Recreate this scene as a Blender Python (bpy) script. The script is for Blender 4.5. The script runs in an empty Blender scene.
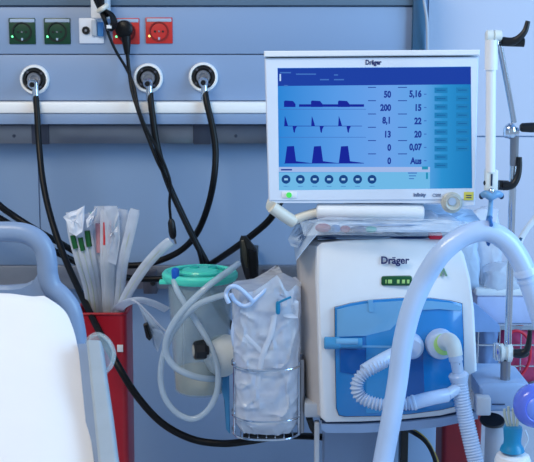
import bpy, bmesh, math, random
from mathutils import Vector, Matrix, noise
random.seed(7)
F = 1100.0; PITCH = math.radians(9); H = 1.35
sc = bpy.context.scene
C = sc.collection
# ---------------------------------------------------------------- camera, world, lights, exposure
cd = bpy.data.cameras.new('camera'); cam = bpy.data.objects.new('camera', cd); C.objects.link(cam)
cam.location = (0, 0, H); cam.rotation_euler = (math.pi/2 - PITCH, 0, 0)
cd.sensor_fit = 'HORIZONTAL'; cd.sensor_width = 36; cd.lens = F*36/534; cd.clip_start = .02
cd.dof.use_dof = True; cd.dof.focus_distance = 2.0; cd.dof.aperture_fstop = 14
sc.camera = cam
w = bpy.data.worlds.new('world'); sc.world = w; w.use_nodes = True
w.node_tree.nodes['Background'].inputs[0].default_value = (.55, .72, .95, 1)
w.node_tree.nodes['Background'].inputs[1].default_value = .60
def area(name, loc, target, sx, sy, power, col):
    l = bpy.data.lights.new(name, 'AREA'); l.shape = 'RECTANGLE'; l.size = sx; l.size_y = sy; l.energy = power; l.color = col
    o = bpy.data.objects.new(name, l); C.objects.link(o); o.location = loc
    o.rotation_euler = (Vector(target) - Vector(loc)).to_track_quat('-Z', 'Y').to_euler(); return o
area('ceiling_lamp_light', (-.95, .95, 2.75), (-.4, 2.3, .9), 1.2, .8, 46, (1, .90, .72))
area('window_light', (2.1, 1.1, 1.8), (.4, 2.6, 1.2), 1.3, 1.5, 54, (.34, .64, .97))
sc.view_settings.view_transform = 'Standard'; sc.view_settings.look = 'None'; sc.view_settings.gamma = 1
sc.view_settings.exposure = 0.0

# ---------------------------------------------------------------- helpers
def P(px, py, Y):
    u = (px-267)/F; v = (231-py)/F
    dy = math.cos(PITCH) + v*math.sin(PITCH); dz = -math.sin(PITCH) + v*math.cos(PITCH)
    t = Y/dy
    return Vector((u*t, Y, H + dz*t))
def S(Y): return Y/F/math.cos(PITCH)*.985
def lin(c): return tuple(((x/255)/12.92 if x/255 <= .04045 else ((x/255+.055)/1.055)**2.4) for x in c)
MATS = {}
def mat(name, rgb, rough=.5, metal=0, alpha=1, emit=None, var=.05, scale=30, bump=0, spec=.5, coat=0, sss=0):
    m = bpy.data.materials.new(name); m.use_nodes = True; nt = m.node_tree; b = nt.nodes['Principled BSDF']
    col = lin(rgb)
    tc = nt.nodes.new('ShaderNodeTexCoord'); n = nt.nodes.new('ShaderNodeTexNoise'); n.inputs['Scale'].default_value = scale
    n.inputs['Detail'].default_value = 4
    nt.links.new(tc.outputs['Object'], n.inputs['Vector'])
    r = nt.nodes.new('ShaderNodeValToRGB'); r.color_ramp.elements[0].position = .3; r.color_ramp.elements[1].position = .7
    r.color_ramp.elements[0].color = (*[c*(1-var) for c in col], 1); r.color_ramp.elements[1].color = (*[min(1, c*(1+var)) for c in col], 1)
    nt.links.new(n.outputs['Fac'], r.inputs['Fac']); nt.links.new(r.outputs['Color'], b.inputs['Base Color'])
    b.inputs['Roughness'].default_value = rough; b.inputs['Metallic'].default_value = metal; b.inputs['Alpha'].default_value = alpha
    b.inputs['Specular IOR Level'].default_value = spec; b.inputs['Coat Weight'].default_value = coat
    if emit:
        b.inputs['Emission Color'].default_value = (*lin(emit[0]), 1); b.inputs['Emission Strength'].default_value = emit[1]
    if bump:
        bn = nt.nodes.new('ShaderNodeBump'); bn.inputs['Strength'].default_value = bump; bn.inputs['Distance'].default_value = .002
        nt.links.new(n.outputs['Fac'], bn.inputs['Height']); nt.links.new(bn.outputs['Normal'], b.inputs['Normal'])
    MATS[name] = m; return m
mat('wall_pale', (196, 200, 216), .6, var=.01, scale=4)
mat('wall', (138, 162, 194), .6, var=.015, scale=4)
mat('wall_gap', (60, 66, 84), .8)
mat('floor', (214, 216, 220), .4)
mat('channel', (140, 160, 190), .42, var=.02, scale=3)
mat('channel_top', (96, 116, 134), .4, var=.03, scale=6)
mat('channel_white', (254, 250, 246), .4, var=.01)
mat('seam', (50, 62, 90), .6)
mat('teal_end', (40, 88, 122), .5)
mat('steel', (150, 150, 156), .32, .85, var=.08, scale=12)
mat('steel_dark', (92, 92, 104), .4, .5, var=.1)
mat('chrome', (205, 212, 222), .14, 1, var=.03)
mat('white', (238, 238, 240), .38, var=.012)
mat('monitor_white', (226, 232, 244), .38, var=.012)
mat('cream', (226, 220, 206), .42, var=.02)
mat('shell_grey', (196, 188, 184), .45, var=.02)
mat('grey_plastic', (176, 184, 196), .45, var=.02)
mat('bed_blue', (134, 154, 184), .34, var=.02)
mat('sheet', (240, 238, 238), .85, var=.01, bump=.25, scale=18)
mat('rail_grey', (160, 172, 182), .45)
mat('black', (12, 12, 15), .4, var=.2)
mat('rubber', (9, 9, 12), .4, var=.2, spec=.28)
mat('dark_navy', (16, 24, 52), .4)
mat('green_sock', (8, 62, 36), .35)
mat('green_dark', (4, 24, 16), .4)
mat('red_sock', (206, 44, 36), .38)
mat('red_dark', (140, 22, 22), .4)
mat('label_grey', (170, 186, 206), .5)
mat('red_bin', (176, 14, 34), .35, var=.04)
mat('red_shaded', (128, 8, 24), .4)  # bin red darkened, deep shade behind the trolley put into the colour
mat('red_flag', (214, 28, 58), .5)
mat('led_green', (120, 255, 170), .3, emit=((110, 255, 170), 1.6))
mat('lamp_green', (60, 190, 80), .3, emit=((70, 200, 80), .6))
mat('led_yellow', (255, 250, 150), .3, emit=((250, 250, 140), 1.3))
mat('turquoise', (90, 240, 212), .3, alpha=.92)
mat('turq_deep', (38, 178, 166), .3)
mat('blue_cap', (24, 98, 206), .3)
mat('clear', (196, 214, 220), .12, alpha=.34, var=.05)
mat('clear_tube', (206, 224, 238), .14, alpha=.62, coat=.5)
mat('fluid', (222, 214, 188), .35, alpha=.75)
mat('film', (232, 238, 250), .22, alpha=.56, coat=.6, var=.06)
mat('film_dense', (226, 234, 252), .24, alpha=.64, coat=.6, var=.1, scale=34, bump=1)
mat('paper', (238, 242, 252), .6, var=.03)
mat('green_tip', (10, 92, 34), .35)
mat('red_tip', (214, 40, 48), .35)
mat('pink_tip', (226, 150, 160), .35, alpha=.6)
mat('tube_white', (190, 212, 244), .3, var=.015, coat=.3)
mat('corr', (196, 214, 240), .28, alpha=.92, coat=.4)
mat('door_blue', (22, 126, 196), .2, coat=.6, var=.03, scale=8)
mat('door_pale', (112, 172, 214), .22, coat=.6, var=.03, scale=8)
mat('door_mid', (52, 138, 196), .25, coat=.4)
mat('door_deep', (8, 88, 160), .3, coat=.4)
mat('blue_part', (70, 150, 200), .25)
mat('line_dark', (24, 44, 76), .6)
mat('emblem_green', (120, 160, 130), .4)
mat('ring_green', (176, 222, 130), .4)
mat('port_white', (226, 230, 226), .35)
mat('blue_clip', (40, 110, 186), .3)
mat('packet_blue', (60, 120, 180), .35)
mat('packet_red', (150, 40, 70), .4)
mat('packet_pale', (196, 216, 240), .3, alpha=.85, coat=.5)
mat('thin_film', (236, 242, 252), .15, alpha=.24, coat=.8)
mat('packet_navy', (40, 60, 110), .4)
mat('pink', (196, 62, 108), .5, alpha=.95)
mat('drape_blue', (132, 164, 212), .45, bump=.4)
mat('lavender', (196, 204, 236), .5)
mat('bulb', (96, 118, 226), .25, coat=.3)
mat('bulb_light', (116, 148, 244), .3)
mat('teal_cap', (18, 132, 178), .35)
mat('straw', (196, 206, 190), .3, alpha=.8)
mat('yellow_label', (222, 210, 90), .5)
mat('ink', (22, 30, 96), .5)
mat('ink_grey', (110, 124, 156), .5)
mat('badge', (14, 84, 44), .3)
mat('beige_knob', (190, 190, 180), .4)
mat('swivel_blue', (110, 158, 200), .3)
mat('olive', (44, 44, 34), .4)
mat('block_blue', (136, 162, 198), .45)
mat('yellow_tube', (176, 150, 50), .4)
def emat(name, rgb, s=1.0):
    return mat(name, (4, 8, 20), .3, emit=(rgb, s), spec=.25, var=0)
emat('scr_header', (18, 58, 160)); emat('scr_dark', (6, 26, 150)); emat('scr_line', (60, 110, 190)); emat('scr_num', (22, 52, 148))
emat('scr_strip', (160, 184, 230)); emat('scr_btn', (10, 64, 130)); emat('scr_btn_in', (150, 200, 236)); emat('scr_key', (26, 122, 182))
emat('scr_keytext', (18, 96, 158)); emat('scr_row', (108, 182, 228)); emat('scr_white', (180, 210, 245)); emat('scr_teal', (24, 140, 180)); emat('scr_pale', (104, 158, 230))
def ramp_emit():
    m = mat('screen', (4, 8, 20), .3, spec=.25, var=0); nt = m.node_tree; b = nt.nodes['Principled BSDF']
    tc = nt.nodes.new('ShaderNodeTexCoord'); sx = nt.nodes.new('ShaderNodeSeparateXYZ'); nt.links.new(tc.outputs['Generated'], sx.inputs[0])
    r = nt.nodes.new('ShaderNodeValToRGB'); e = r.color_ramp.elements
    e[0].position = 0; e[0].color = (*lin((36, 130, 212)), 1); e[1].position = 1; e[1].color = (*lin((14, 118, 184)), 1)
    for p, c in ((.3, (84, 152, 228)), (.55, (104, 160, 232)), (.74, (92, 162, 228)), (.84, (38, 142, 206))):
        k = e.new(p); k.color = (*lin(c), 1)
    nt.links.new(sx.outputs[0], r.inputs[0]); nt.links.new(r.outputs[0], b.inputs['Emission Color']); b.inputs['Emission Strength'].default_value = 1
ramp_emit()

def spline(pts, n=8):
    """Catmull-Rom through the points"""
    pts = [Vector(p) for p in pts]; out = []
    for i in range(len(pts)-1):
        a = pts[max(i-1, 0)]; b = pts[i]; c = pts[i+1]; d = pts[min(i+2, len(pts)-1)]
        for k in range(n):
            t = k/n
            out.append(.5*((2*b) + (c-a)*t + (2*a-5*b+4*c-d)*t*t + (-a+3*b-3*c+d)*t**3))
    out.append(pts[-1]); return out
def resample(pts, step):
    L = [0]
    for a, b in zip(pts, pts[1:]): L.append(L[-1]+(b-a).length)
    n = max(2, int(L[-1]/step)); out = []; j = 0
    for i in range(n+1):
        d = L[-1]*i/n
        while j < len(L)-2 and L[j+1] < d: j += 1
        t = (d-L[j])/max(1e-9, L[j+1]-L[j]); out.append(pts[j].lerp(pts[j+1], min(1, t)))
    return out
class MB:
    def __init__(s): s.b = bmesh.new()
    def faces(s, rings, closed=True, caps=True):
        vs = [[s.b.verts.new(p) for p in r] for r in rings]; n = len(vs[0])
        for r0, r1 in zip(vs, vs[1:]):
            for i in range(n if closed else n-1):
                j = (i+1) % n
                try: s.b.faces.new((r0[i], r0[j], r1[j], r1[i]))
                except ValueError: pass
        if caps and closed:
            for r in (vs[0], vs[-1]):
                try: s.b.faces.new(r)
                except ValueError: pass
        return s
    def tube(s, pts, r, seg=12, n=8, smooth=True, squash=None, up=None):
        p = spline(pts, n) if smooth and len(pts) > 2 else [Vector(q) for q in pts]
        m = len(p); rings = []; t0 = (p[1]-p[0]).normalized()
        nrm = Vector(up) if up else (Vector((0, -1, 0)) if abs(t0.y) < .8 else Vector((0, 0, 1)))
        for i in range(m):
            t = (p[min(i+1, m-1)]-p[max(i-1, 0)]).normalized()
            nrm = (nrm - t*nrm.dot(t)).normalized(); bi = t.cross(nrm)
            rr = r(i/(m-1)) if callable(r) else r; sq = squash or 1
            rings.append([p[i] + bi*math.cos(a)*rr + nrm*math.sin(a)*rr*sq for a in [2*math.pi*k/seg for k in range(seg)]])
        return s.faces(rings)
    def corr(s, pts, r, pitch, depth=.12, seg=16):
        p = resample(spline(pts, 10), pitch/4); m = len(p); rings = []; nrm = Vector((0, -1, 0))
        for i in range(m):
            t = (p[min(i+1, m-1)]-p[max(i-1, 0)]).normalized()
            nrm = (nrm - t*nrm.dot(t)).normalized(); bi = t.cross(nrm)
            rr = r*(1 - depth*(.5+.5*math.cos(i*math.pi/2)))
            rings.append([p[i] + bi*math.cos(a)*rr + nrm*math.sin(a)*rr for a in [2*math.pi*k/seg for k in range(seg)]])
        return s.faces(rings)
    def poly(s, outline, Y, depth, bevel=0):
        """pixel outline on plane Y, extruded straight back"""
        f = [P(x, y, Y) for x, y in outline]; d = Vector((0, depth, 0))
        if bevel:
            c = sum(f, Vector())/len(f)
            def ins(q):
                v = c-q; return q+Vector((math.copysign(min(bevel, abs(v.x)), v.x), 0, math.copysign(min(bevel, abs(v.z)), v.z)))
            return s.faces([[ins(q) for q in f], [q+Vector((0, bevel, 0)) for q in f], [q+d-Vector((0, bevel, 0)) for q in f], [ins(q)+d for q in f]])
        return s.faces([f, [q+d for q in f]])
    def box(s, a, b):
        x0, y0, z0 = a; x1, y1, z1 = b
        r = lambda z: [Vector((x0, y0, z)), Vector((x1, y0, z)), Vector((x1, y1, z)), Vector((x0, y1, z))]
        return s.faces([r(z0), r(z1)])
    def rbox(s, a, b, r=.004, seg=2):
        t = bmesh.new(); bmesh.ops.create_cube(t, size=1)
        c = (Vector(a)+Vector(b))/2; d = Vector(b)-Vector(a)
        for v in t.verts: v.co = Vector((v.co.x*d.x, v.co.y*d.y, v.co.z*d.z)) + c
        bmesh.ops.bevel(t, geom=t.edges[:], offset=min(r, min(abs(q) for q in d)*.49), segments=seg, affect='EDGES', profile=.5)
        me = bpy.data.meshes.new('t'); t.to_mesh(me); t.free(); s.b.from_mesh(me); bpy.data.meshes.remove(me); return s
    def prect(s, x0, y0, x1, y1, Y, depth, r=.002):
        a = P(x0, y0, Y); b = P(x1, y1, Y)
        return s.rbox((a.x, Y, b.z), (b.x, Y+depth, a.z), r)
    def lathe(s, c, axis, prof, seg=28):
        """prof: list of (distance along axis, radius)"""
        ax = Vector(axis).normalized(); u = ax.orthogonal().normalized(); v = ax.cross(u); c = Vector(c)
        return s.faces([[c + ax*h + (u*math.cos(t)+v*math.sin(t))*max(r, 1e-4) for t in [2*math.pi*k/seg for k in range(seg)]] for h, r in prof])
    def ell(s, c, rx, ry, rz, seg=20):
        prof = [(-math.cos(math.pi*i/10), math.sin(math.pi*i/10)) for i in range(11)]; c = Vector(c)
        return s.faces([[c+Vector((rx*max(r, .01)*math.cos(t), ry*max(r, .01)*math.sin(t), rz*h)) for t in [2*math.pi*k/seg for k in range(seg)]] for h, r in prof])
    def grid(s, rows, thick=None):
        """rows of points; with thick a closed sheet"""
        nr, nc = len(rows), len(rows[0])
        top = [[s.b.verts.new(p) for p in r] for r in rows]
        for i in range(nr-1):
            for j in range(nc-1): s.b.faces.new((top[i][j], top[i][j+1], top[i+1][j+1], top[i+1][j]))
        if thick is not None:
            th = Vector(thick); bot = [[s.b.verts.new(Vector(p)+th) for p in r] for r in rows]
            for i in range(nr-1):
                for j in range(nc-1): s.b.faces.new((bot[i][j], bot[i+1][j], bot[i+1][j+1], bot[i][j+1]))
            for i in range(nr-1):
                s.b.faces.new((top[i][0], top[i+1][0], bot[i+1][0], bot[i][0])); s.b.faces.new((top[i][-1], bot[i][-1], bot[i+1][-1], top[i+1][-1]))
            for j in range(nc-1):
                s.b.faces.new((top[0][j], bot[0][j], bot[0][j+1], top[0][j+1])); s.b.faces.new((top[-1][j], top[-1][j+1], bot[-1][j+1], bot[-1][j]))
        return s
def wloc(o):
    v = Vector(o.location)
    while o.parent: o = o.parent; v += Vector(o.location)
    return v
def obj(name, mb, m, parent=None, smooth=True, sub=0, label=None):
    if isinstance(mb, bpy.types.Mesh):
        me = mb
    else:
        bmesh.ops.recalc_face_normals(mb.b, faces=mb.b.faces[:])
        me = bpy.data.meshes.new(name); mb.b.to_mesh(me); mb.b.free()
    xs = [v.co for v in me.vertices]
    c = Vector([(min(v[i] for v in xs)+max(v[i] for v in xs))/2 for i in range(3)])
    if parent is None: c.z = min(v.z for v in xs)
    me.transform(Matrix.Translation(-c))
    me.materials.append(MATS[m])
    o = bpy.data.objects.new(name, me); C.objects.link(o)
    if parent: o.parent = parent; o.location = c - wloc(parent)
    else: o.location = c
    if smooth:
        for p in me.polygons: p.use_smooth = True
        me.set_sharp_from_angle(angle=math.radians(38))
    if sub:
        md = o.modifiers.new('sub', 'SUBSURF'); md.levels = sub; md.render_levels = sub
    if label: o['label'] = label
    return o
def tag(o, label, cat, group=None, kind=None):
    o['label'] = label; o['category'] = cat
    if group: o['group'] = group
    if kind: o['kind'] = kind
    return o
def thing(name, loc, label, cat, group=None):
    o = bpy.data.objects.new(name, None); C.objects.link(o); o.location = loc; o.empty_display_size = .05
    return tag(o, label, cat, group)
def struct(name, mb, m, parent=None, smooth=False):
    o = obj(name, mb, m, parent, smooth)
    if not parent: o['kind'] = 'structure'
    return o
def dup(root, loc, label):
    r = root.copy(); C.objects.link(r); r.location = loc; r['label'] = label
    for ch in list(root.children):
        c = ch.copy(); C.objects.link(c); c.parent = r
        for g in ch.children:
            d = g.copy(); C.objects.link(d); d.parent = c
    return r
def text_mesh(txt, size_px, px, py, Y, align='LEFT', bold=.0, sx=1):
    cu = bpy.data.curves.new('t', 'FONT'); cu.body = txt; cu.size = size_px*S(Y)/.70; cu.align_x = align; cu.align_y = 'CENTER'
    cu.offset = bold*S(Y); cu.extrude = .0003; cu.resolution_u = 3
    o = bpy.data.objects.new('t', cu); C.objects.link(o)
    bpy.context.view_layer.update()
    me = bpy.data.meshes.new_from_object(o.evaluated_get(bpy.context.evaluated_depsgraph_get()))
    bpy.data.objects.remove(o)
    zs = [v.co.y for v in me.vertices]; cz = (min(zs)+max(zs))/2
    p = P(px, py, Y)
    for v in me.vertices: v.co = Vector((v.co.x*sx, v.co.z, v.co.y-cz)) + p
    return me
def txt(name, t, size, px, py, Y, m, parent, align='LEFT', bold=0, sx=1):
    return obj(name, text_mesh(t, size, px, py, Y, align, bold, sx), m, parent, smooth=False)
def T(*pts): return [P(*p) for p in pts]

# ================================================================ SETTING
WY = 2.75
struct('floor', MB().box((-2.6, -.6, -.05), (2.6, WY+.1, 0)), 'floor')
wb = MB()
sx1 = P(39.5, 200, WY).x; sx2 = P(427, 60, WY).x; sz = P(480, 136.5, WY).z
wb.box((-2.6, WY+.006, 0), (2.6, WY+.1, 2.8))
g = .0018
for x0, x1 in ((-2.6, sx1-g), (sx1+g, sx2-g)):
    wb.box((x0, WY, 0), (x1, WY+.01, 2.8))
struct('wall_back', wb, 'wall')
wp = MB()
for z0, z1 in ((0, sz-g), (sz+g, 2.8)):
    wp.box((sx2+g, WY, z0), (2.6, WY+.01, z1))
struct('wall_back_right', wp, 'wall_pale')
struct('ceiling', MB().box((-2.6, -.6, 2.8), (2.6, WY+.1, 2.85)), 'wall')

# ================================================================ bedhead supply channel on the wall
CY = 2.66
su = thing('medical_supply_channel', P(200, 75, WY), 'long grey-blue medical supply channel on the wall with white lower ledge', 'supply channel')
def hbox(y0, y1, Y, depth, x0=-420, x1=414, r=.002):
    a = P(x0, y0, Y); b = P(x1, y1, Y); return MB().rbox((a.x, Y, b.z), (b.x, Y+depth, a.z), r)
obj('top_cover', hbox(-26, 5.4, CY-.008, WY-CY+.008), 'channel_top', su)
obj('backing', hbox(-20, 118, CY+.01, WY-CY-.01, x1=413), 'seam', su)
obj('socket_panel', hbox(6.6, 54.0, CY, .03), 'channel', su)
obj('gas_panel', hbox(54.8, 100.6, CY, .03), 'channel', su)
obj('ledge', hbox(102, 113.5, CY-.035, .1, r=.005), 'channel_white', su)
obj('ledge_lower', hbox(113.5, 124.3, CY-.03, .08), 'channel', su)
obj('end_cap', MB().prect(414, -24, 423.5, 124, CY-.02, WY-CY+.02), 'teal_end', su)
tag(obj('thin_cable', MB().tube(T((419, -40, 2.62), (424, 0, 2.62), (427, 22, 2.62), (427.5, 60, 2.63), (427, 130, 2.63), (424, 230, 2.65), (424, 260, 2.72)), .0035), 'grey_plastic'),
    'thin pale cable hanging beside the end of the supply channel above the monitor', 'cable')
# rails
r1 = thing('equipment_rail', P(120, 135, WY), 'upper stainless steel rail directly under the supply channel ledge', 'rail', None)
obj('rail_bar', MB().prect(-420, 125, 420, 143.5, 2.705, .02), 'steel', r1)
for x in (202, 40, -200): obj('bracket', MB().prect(x-9, 124, x+9, 144.5, 2.7, .05), 'steel_dark', r1)
for x in (14, 236): obj('screw', MB().lathe(P(x, 136, 2.704), (0, -1, 0), [(-.002, .004), (.001, .004), (.002, .002)], 12), 'steel_dark', r1)
r2 = thing('equipment_rail', P(120, 278, WY), 'lower stainless steel rail behind the suction jar and catheters', 'rail', None)
obj('rail_bar', MB().prect(-420, 266, 470, 289, 2.7, .02), 'steel', r2)
for x in (150, 270, -120): obj('bracket', MB().prect(x-7, 270, x+7, 294, 2.69, .06), 'steel_dark', r2)
obj('bolt', MB().lathe(P(153, 283, 2.69), (0, -1, 0), [(-.002, .007), (.003, .007), (.004, .005)], 14), 'black', r2)

# sockets
def socket(cx, cy, main, dark, led, label, g, ledm):
    Y = CY-.004; k = S(CY)
    t = thing('power_socket', P(cx, cy, CY), label, 'power socket', g)
    obj('cover_plate', MB().prect(cx-13.7, cy-13, cx+13.7, cy+13.2, Y, .006), main, t)
    obj('label_strip', MB().prect(cx-12.4, cy-12, cx+12.4, cy-8.7, Y-.0012, .003, .0004), 'label_grey', t)
    w = obj('socket_well', MB().lathe(P(cx, cy+1, Y), (0, -1, 0), [(-.002, 9.7*k), (.0025, 9.7*k), (.0025, 8.4*k), (-.001, 7.8*k), (-.001, .001)], 28), dark, t)
    for dx in (-4, 4): obj('pin_hole', MB().lathe(P(cx+dx, cy+1, Y), (0, -1, 0), [(0, .0026), (.0016, .0026)], 10), 'black', w)
    obj('earth_clip', MB().prect(cx-1, cy+7, cx+1, cy+9.4, Y-.003, .003, .0004), 'label_grey', t)
    obj('screw', MB().lathe(P(cx, cy+1, Y), (0, -1, 0), [(0, .0022), (.0022, .0022)], 10), 'steel', t)
    obj('indicator_lamp', MB().ell(P(cx-9.5, cy+5.6, Y-.001), .0028, .0022, .0028, 10), ledm, t)
    return t
gs = 'sockets in the supply channel'
s1 = socket(22, 31, 'green_sock', 'green_dark', None, 'leftmost green power socket at the left end of the channel', gs, 'led_green')
k57 = P(57, 31, CY); dup(s1, k57, 'second green power socket, between the first green one and the white plate')
s3 = socket(126, 31, 'red_sock', 'red_dark', None, 'red power socket with a black plug pushed into it', gs, 'led_green')
s4 = socket(159, 30.4, 'red_sock', 'red_dark', None, 'empty red power socket, rightmost of the row', gs, 'led_yellow')
t = thing('connector_plate', P(91, 31, CY), 'white connector plate with a round black jack between green and red sockets', 'wall plate')
pl = obj('cover_plate', MB().prect(78.7, 18, 104, 43.5, CY-.005, .007), 'monitor_white', t)
obj('round_jack', MB().lathe(P(86, 30.5, CY-.005), (0, -1, 0), [(-.001, .0098), (.004, .0094), (.004, .0065), (.001, .006), (.001, .001)], 20), 'black', t)
obj('jack_pin', MB().lathe(P(86, 30.5, CY-.006), (0, -1, 0), [(0, .003), (.004, .003)], 12), 'steel', t)
obj('clear_blue_flap', MB().prect(97, 22, 103.5, 36.5, CY-.014, .008), 'packet_blue', t)
obj('grey_insert', MB().prect(91, 20, 97, 36, CY-.012, .008), 'grey_plastic', t)
t = thing('adaptor_box', P(100, 8, CY-.05), 'small white box fixed over the channel top beside the cable coil', 'box')
obj('housing', MB().prect(90, -14, 108.5, 18.5, CY-.055, .043, .004), 'white', t)
obj('lid_seam', MB().prect(90.5, -1, 108, -.3, CY-.056, .002, .0003), 'ink_grey', t)
# gas outlets
ko = S(CY)
def outlet(cx, cy, label):
    t = thing('gas_outlet', P(cx, cy, CY), label, 'gas outlet', 'gas outlets in the supply channel')
    c = P(cx, cy, CY)
    obj('outer_ring', MB().lathe(c, (0, -1, 0), [(-.004, 14.6*ko), (.006, 14.6*ko), (.011, 13.6*ko), (.011, 12*ko), (.004, 11.4*ko), (.002, 11.2*ko)], 40), 'channel_white', t)
    obj('dark_collar', MB().lathe(c, (0, -1, 0), [(-.002, 11.5*ko), (.008, 11.4*ko), (.011, 10.2*ko), (.011, 8.6*ko), (.004, 8*ko), (.004, .001)], 36), 'black', t)
    s = obj('release_sleeve', MB().lathe(c, (0, -1, 0), [(.0, 7*ko), (.016, 7*ko), (.019, 6.2*ko), (.019, 4.5*ko), (.012, 4.2*ko), (.012, .001)], 28), 'steel', t)
    for a in range(4):
        q = c+Vector((math.cos(a*1.57+.7)*9.5*ko, -.011, math.sin(a*1.57+.7)*9.5*ko))
        obj('notch', MB().lathe(q, (0, -1, 0), [(0, .003), (.002, .003)], 10), 'steel_dark', t)
    return t
o1 = outlet(35, 79.5, 'leftmost gas outlet with white ring, below the green sockets')
dup(o1, P(148.5, 78, CY), 'middle gas outlet with white ring, below the empty red socket')
dup(o1, P(203.5, 77, CY), 'rightmost gas outlet with white ring, nearest the monitor')

# ================================================================ black hoses
def gas_hose(cx, cy, pts, label, r=.0078, stub=True):
    t = thing('gas_hose', P(cx, cy+16, CY-.04), label, 'hose', 'black gas hoses plugged into the channel')
    obj('hose', MB().tube(T(*pts), r, 12), 'rubber', t)
    c = P(cx, cy, CY-.012)
    pg = obj('plug', MB().lathe(c, (0, -1, -.15), [(0, .0085), (.018, .0085), (.022, .0115), (.032, .0115), (.036, .009), (.036, .001)], 22), 'chrome', t)
    obj('plug_face', MB().lathe(c+Vector((0, -.0365, -.0055)), (0, -1, -.15), [(0, .006), (.002, .006), (.002, .001)], 16), 'black', pg)
    obj('hose_barb', MB().lathe(P(cx+.3, cy+6, CY-.04), (0, 0, -1), [(-.012, .007), (0, .0075), (.012, .0075), (.014, .0085), (.034, .0082), (.035, .006)], 18), 'chrome', t)
    return t
gas_hose(35, 82, [(35.5, 94, 2.62), (37, 112, 2.61), (39, 145, 2.59), (43, 182, 2.55), (51, 218, 2.5), (64, 256, 2.44), (80, 292, 2.36), (98, 329, 2.26), (117, 364, 2.2), (137, 396, 2.18), (162, 423, 2.17), (192, 439, 2.17), (222, 443.5, 2.17), (250, 441, 2.19), (285, 436, 2.25), (330, 438, 2.3), (352, 446, 2.3)],
         'long black gas hose sweeping from the leftmost outlet past the red bin', .0075)
gas_hose(149, 81, [(150, 93, 2.62), (152, 112, 2.61), (157, 145, 2.6), (167, 180, 2.59), (182, 214, 2.58), (196, 243, 2.57), (208, 266, 2.56), (216, 290, 2.56), (226, 318, 2.52), (246, 340, 2.45), (280, 352, 2.38), (318, 350, 2.34), (338, 350, 2.33)],
         'black gas hose running from the middle outlet straight down behind the turquoise lid')
gas_hose(204, 80, [(205, 92, 2.62), (207, 104, 2.61), (212, 125, 2.6), (215.5, 150, 2.59), (214, 178, 2.58), (208, 206, 2.59), (198, 231, 2.61), (184, 248, 2.63), (164, 259, 2.65), (140, 265, 2.65), (110, 264, 2.64), (80, 254, 2.6), (60, 243, 2.56), (38, 231, 2.5), (14, 216, 2.5), (-6, 200, 2.5), (-40, 160, 2.55), (-60, 90, 2.6), (-62, 30, 2.63)],
         'black gas hose curving from the rightmost outlet leftwards in a wide loop behind the catheters')
tag(obj('black_hose', MB().tube(T((-40, 205, 2.62), (-8, 214, 2.6), (28, 236, 2.56), (58, 253, 2.56), (95, 270, 2.6), (135, 278.5, 2.64), (178, 277, 2.64), (205, 267, 2.6), (232, 250, 2.5), (256, 232, 2.45), (270, 219, 2.42), (279, 204, 2.42), (292, 184, 2.45), (316, 160, 2.5), (350, 140, 2.6), (380, 130, 2.72)), .0078), 'rubber'),
    'black hose rising diagonally to the right behind the black clamp and under the monitor', 'hose')
# power plug and cables
t = thing('power_cable', P(126, 31, CY-.03), 'black mains plug in the red socket with its cord hanging down', 'cable')
pg = obj('plug', MB().lathe(P(125.5, 29.5, CY-.002), (0, -1, 0), [(0, 8*ko), (.02, 8.8*ko), (.034, 8.4*ko), (.038, 6*ko), (.038, .001)], 28), 'rubber', t)
obj('plug_grip', MB().tube(T((125.7, 33, CY-.026), (126.5, 44, CY-.028), (127.2, 54, CY-.028)), lambda u: .0135-.0075*u, 14), 'rubber', t)
obj('cord', MB().tube(T((127.2, 52, 2.632), (129, 70, 2.63), (132.5, 92, 2.615), (140, 116, 2.6), (149, 140, 2.59), (157, 160, 2.58), (166, 178, 2.58), (176, 203, 2.57), (190, 232, 2.55), (199, 252, 2.54), (204, 275, 2.54), (212, 300, 2.54), (232, 328, 2.5), (262, 340, 2.42), (300, 342, 2.36), (330, 340, 2.34)), .0045), 'rubber', t)
t = thing('coiled_cable', P(105, 20, CY-.06), 'bundled black cable with a pale tie hanging from above the connector plate', 'cable')
bund = MB()
for i in range(5):
    d = (i-2)*2.1
    bund.tube(T((88+d*.9, -30, 2.6-.004*i), (97+d, -6, 2.6-.004*i), (101+d*.6, 7, 2.585-.004*(i % 2)), (106+d*.5, 16, 2.6)), .0042, 8)
for i in range(4):
    k = i*1.3
    bund.tube(T((103, 9, 2.592-.004*i), (112-k*.6, 14, 2.59-.004*i), (116-k, 22, 2.59-.004*i), (113.5-k, 29-k*.4, 2.592-.004*i), (109-k*.3, 29, 2.594), (104+k*.4, 20, 2.592-.004*i), (100+k*.3, 10, 2.592)), .0036, 8)
obj('cable_loops', bund, 'rubber', t)
obj('cable_tie', MB().tube(T((98.5, 11, 2.585), (103, 8.2, 2.572), (107, 5.5, 2.585)), .006, 10), 'cream', t)
obj('small_tag', MB().prect(106.5, 25, 111.5, 28.5, 2.575, .002, .0006), 'white', t)
obj('cord', MB().tube(T((104, 14, 2.6), (105.5, 24, 2.6), (110, 38, 2.605), (117, 53, 2.61), (126, 68, 2.61), (134, 86, 2.6), (138.5, 108, 2.58), (147, 130, 2.575), (158, 150, 2.57), (166, 168, 2.57), (170.5, 184, 2.57), (169.5, 203, 2.57), (171, 222, 2.57)), .0034), 'rubber', t)
c_ = obj('connector', MB().lathe(P(171, 219, 2.57), Vector((.1, 0, -1)), [(0, .005), (.008, .0085), (.03, .0095), (.042, .008), (.048, .004)], 16), 'black', t)
obj('sensor_tip', MB().lathe(P(174.5, 239, 2.57), Vector((.25, 0, -1)), [(0, .003), (.012, .0028)], 10), 'steel', c_)

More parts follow.
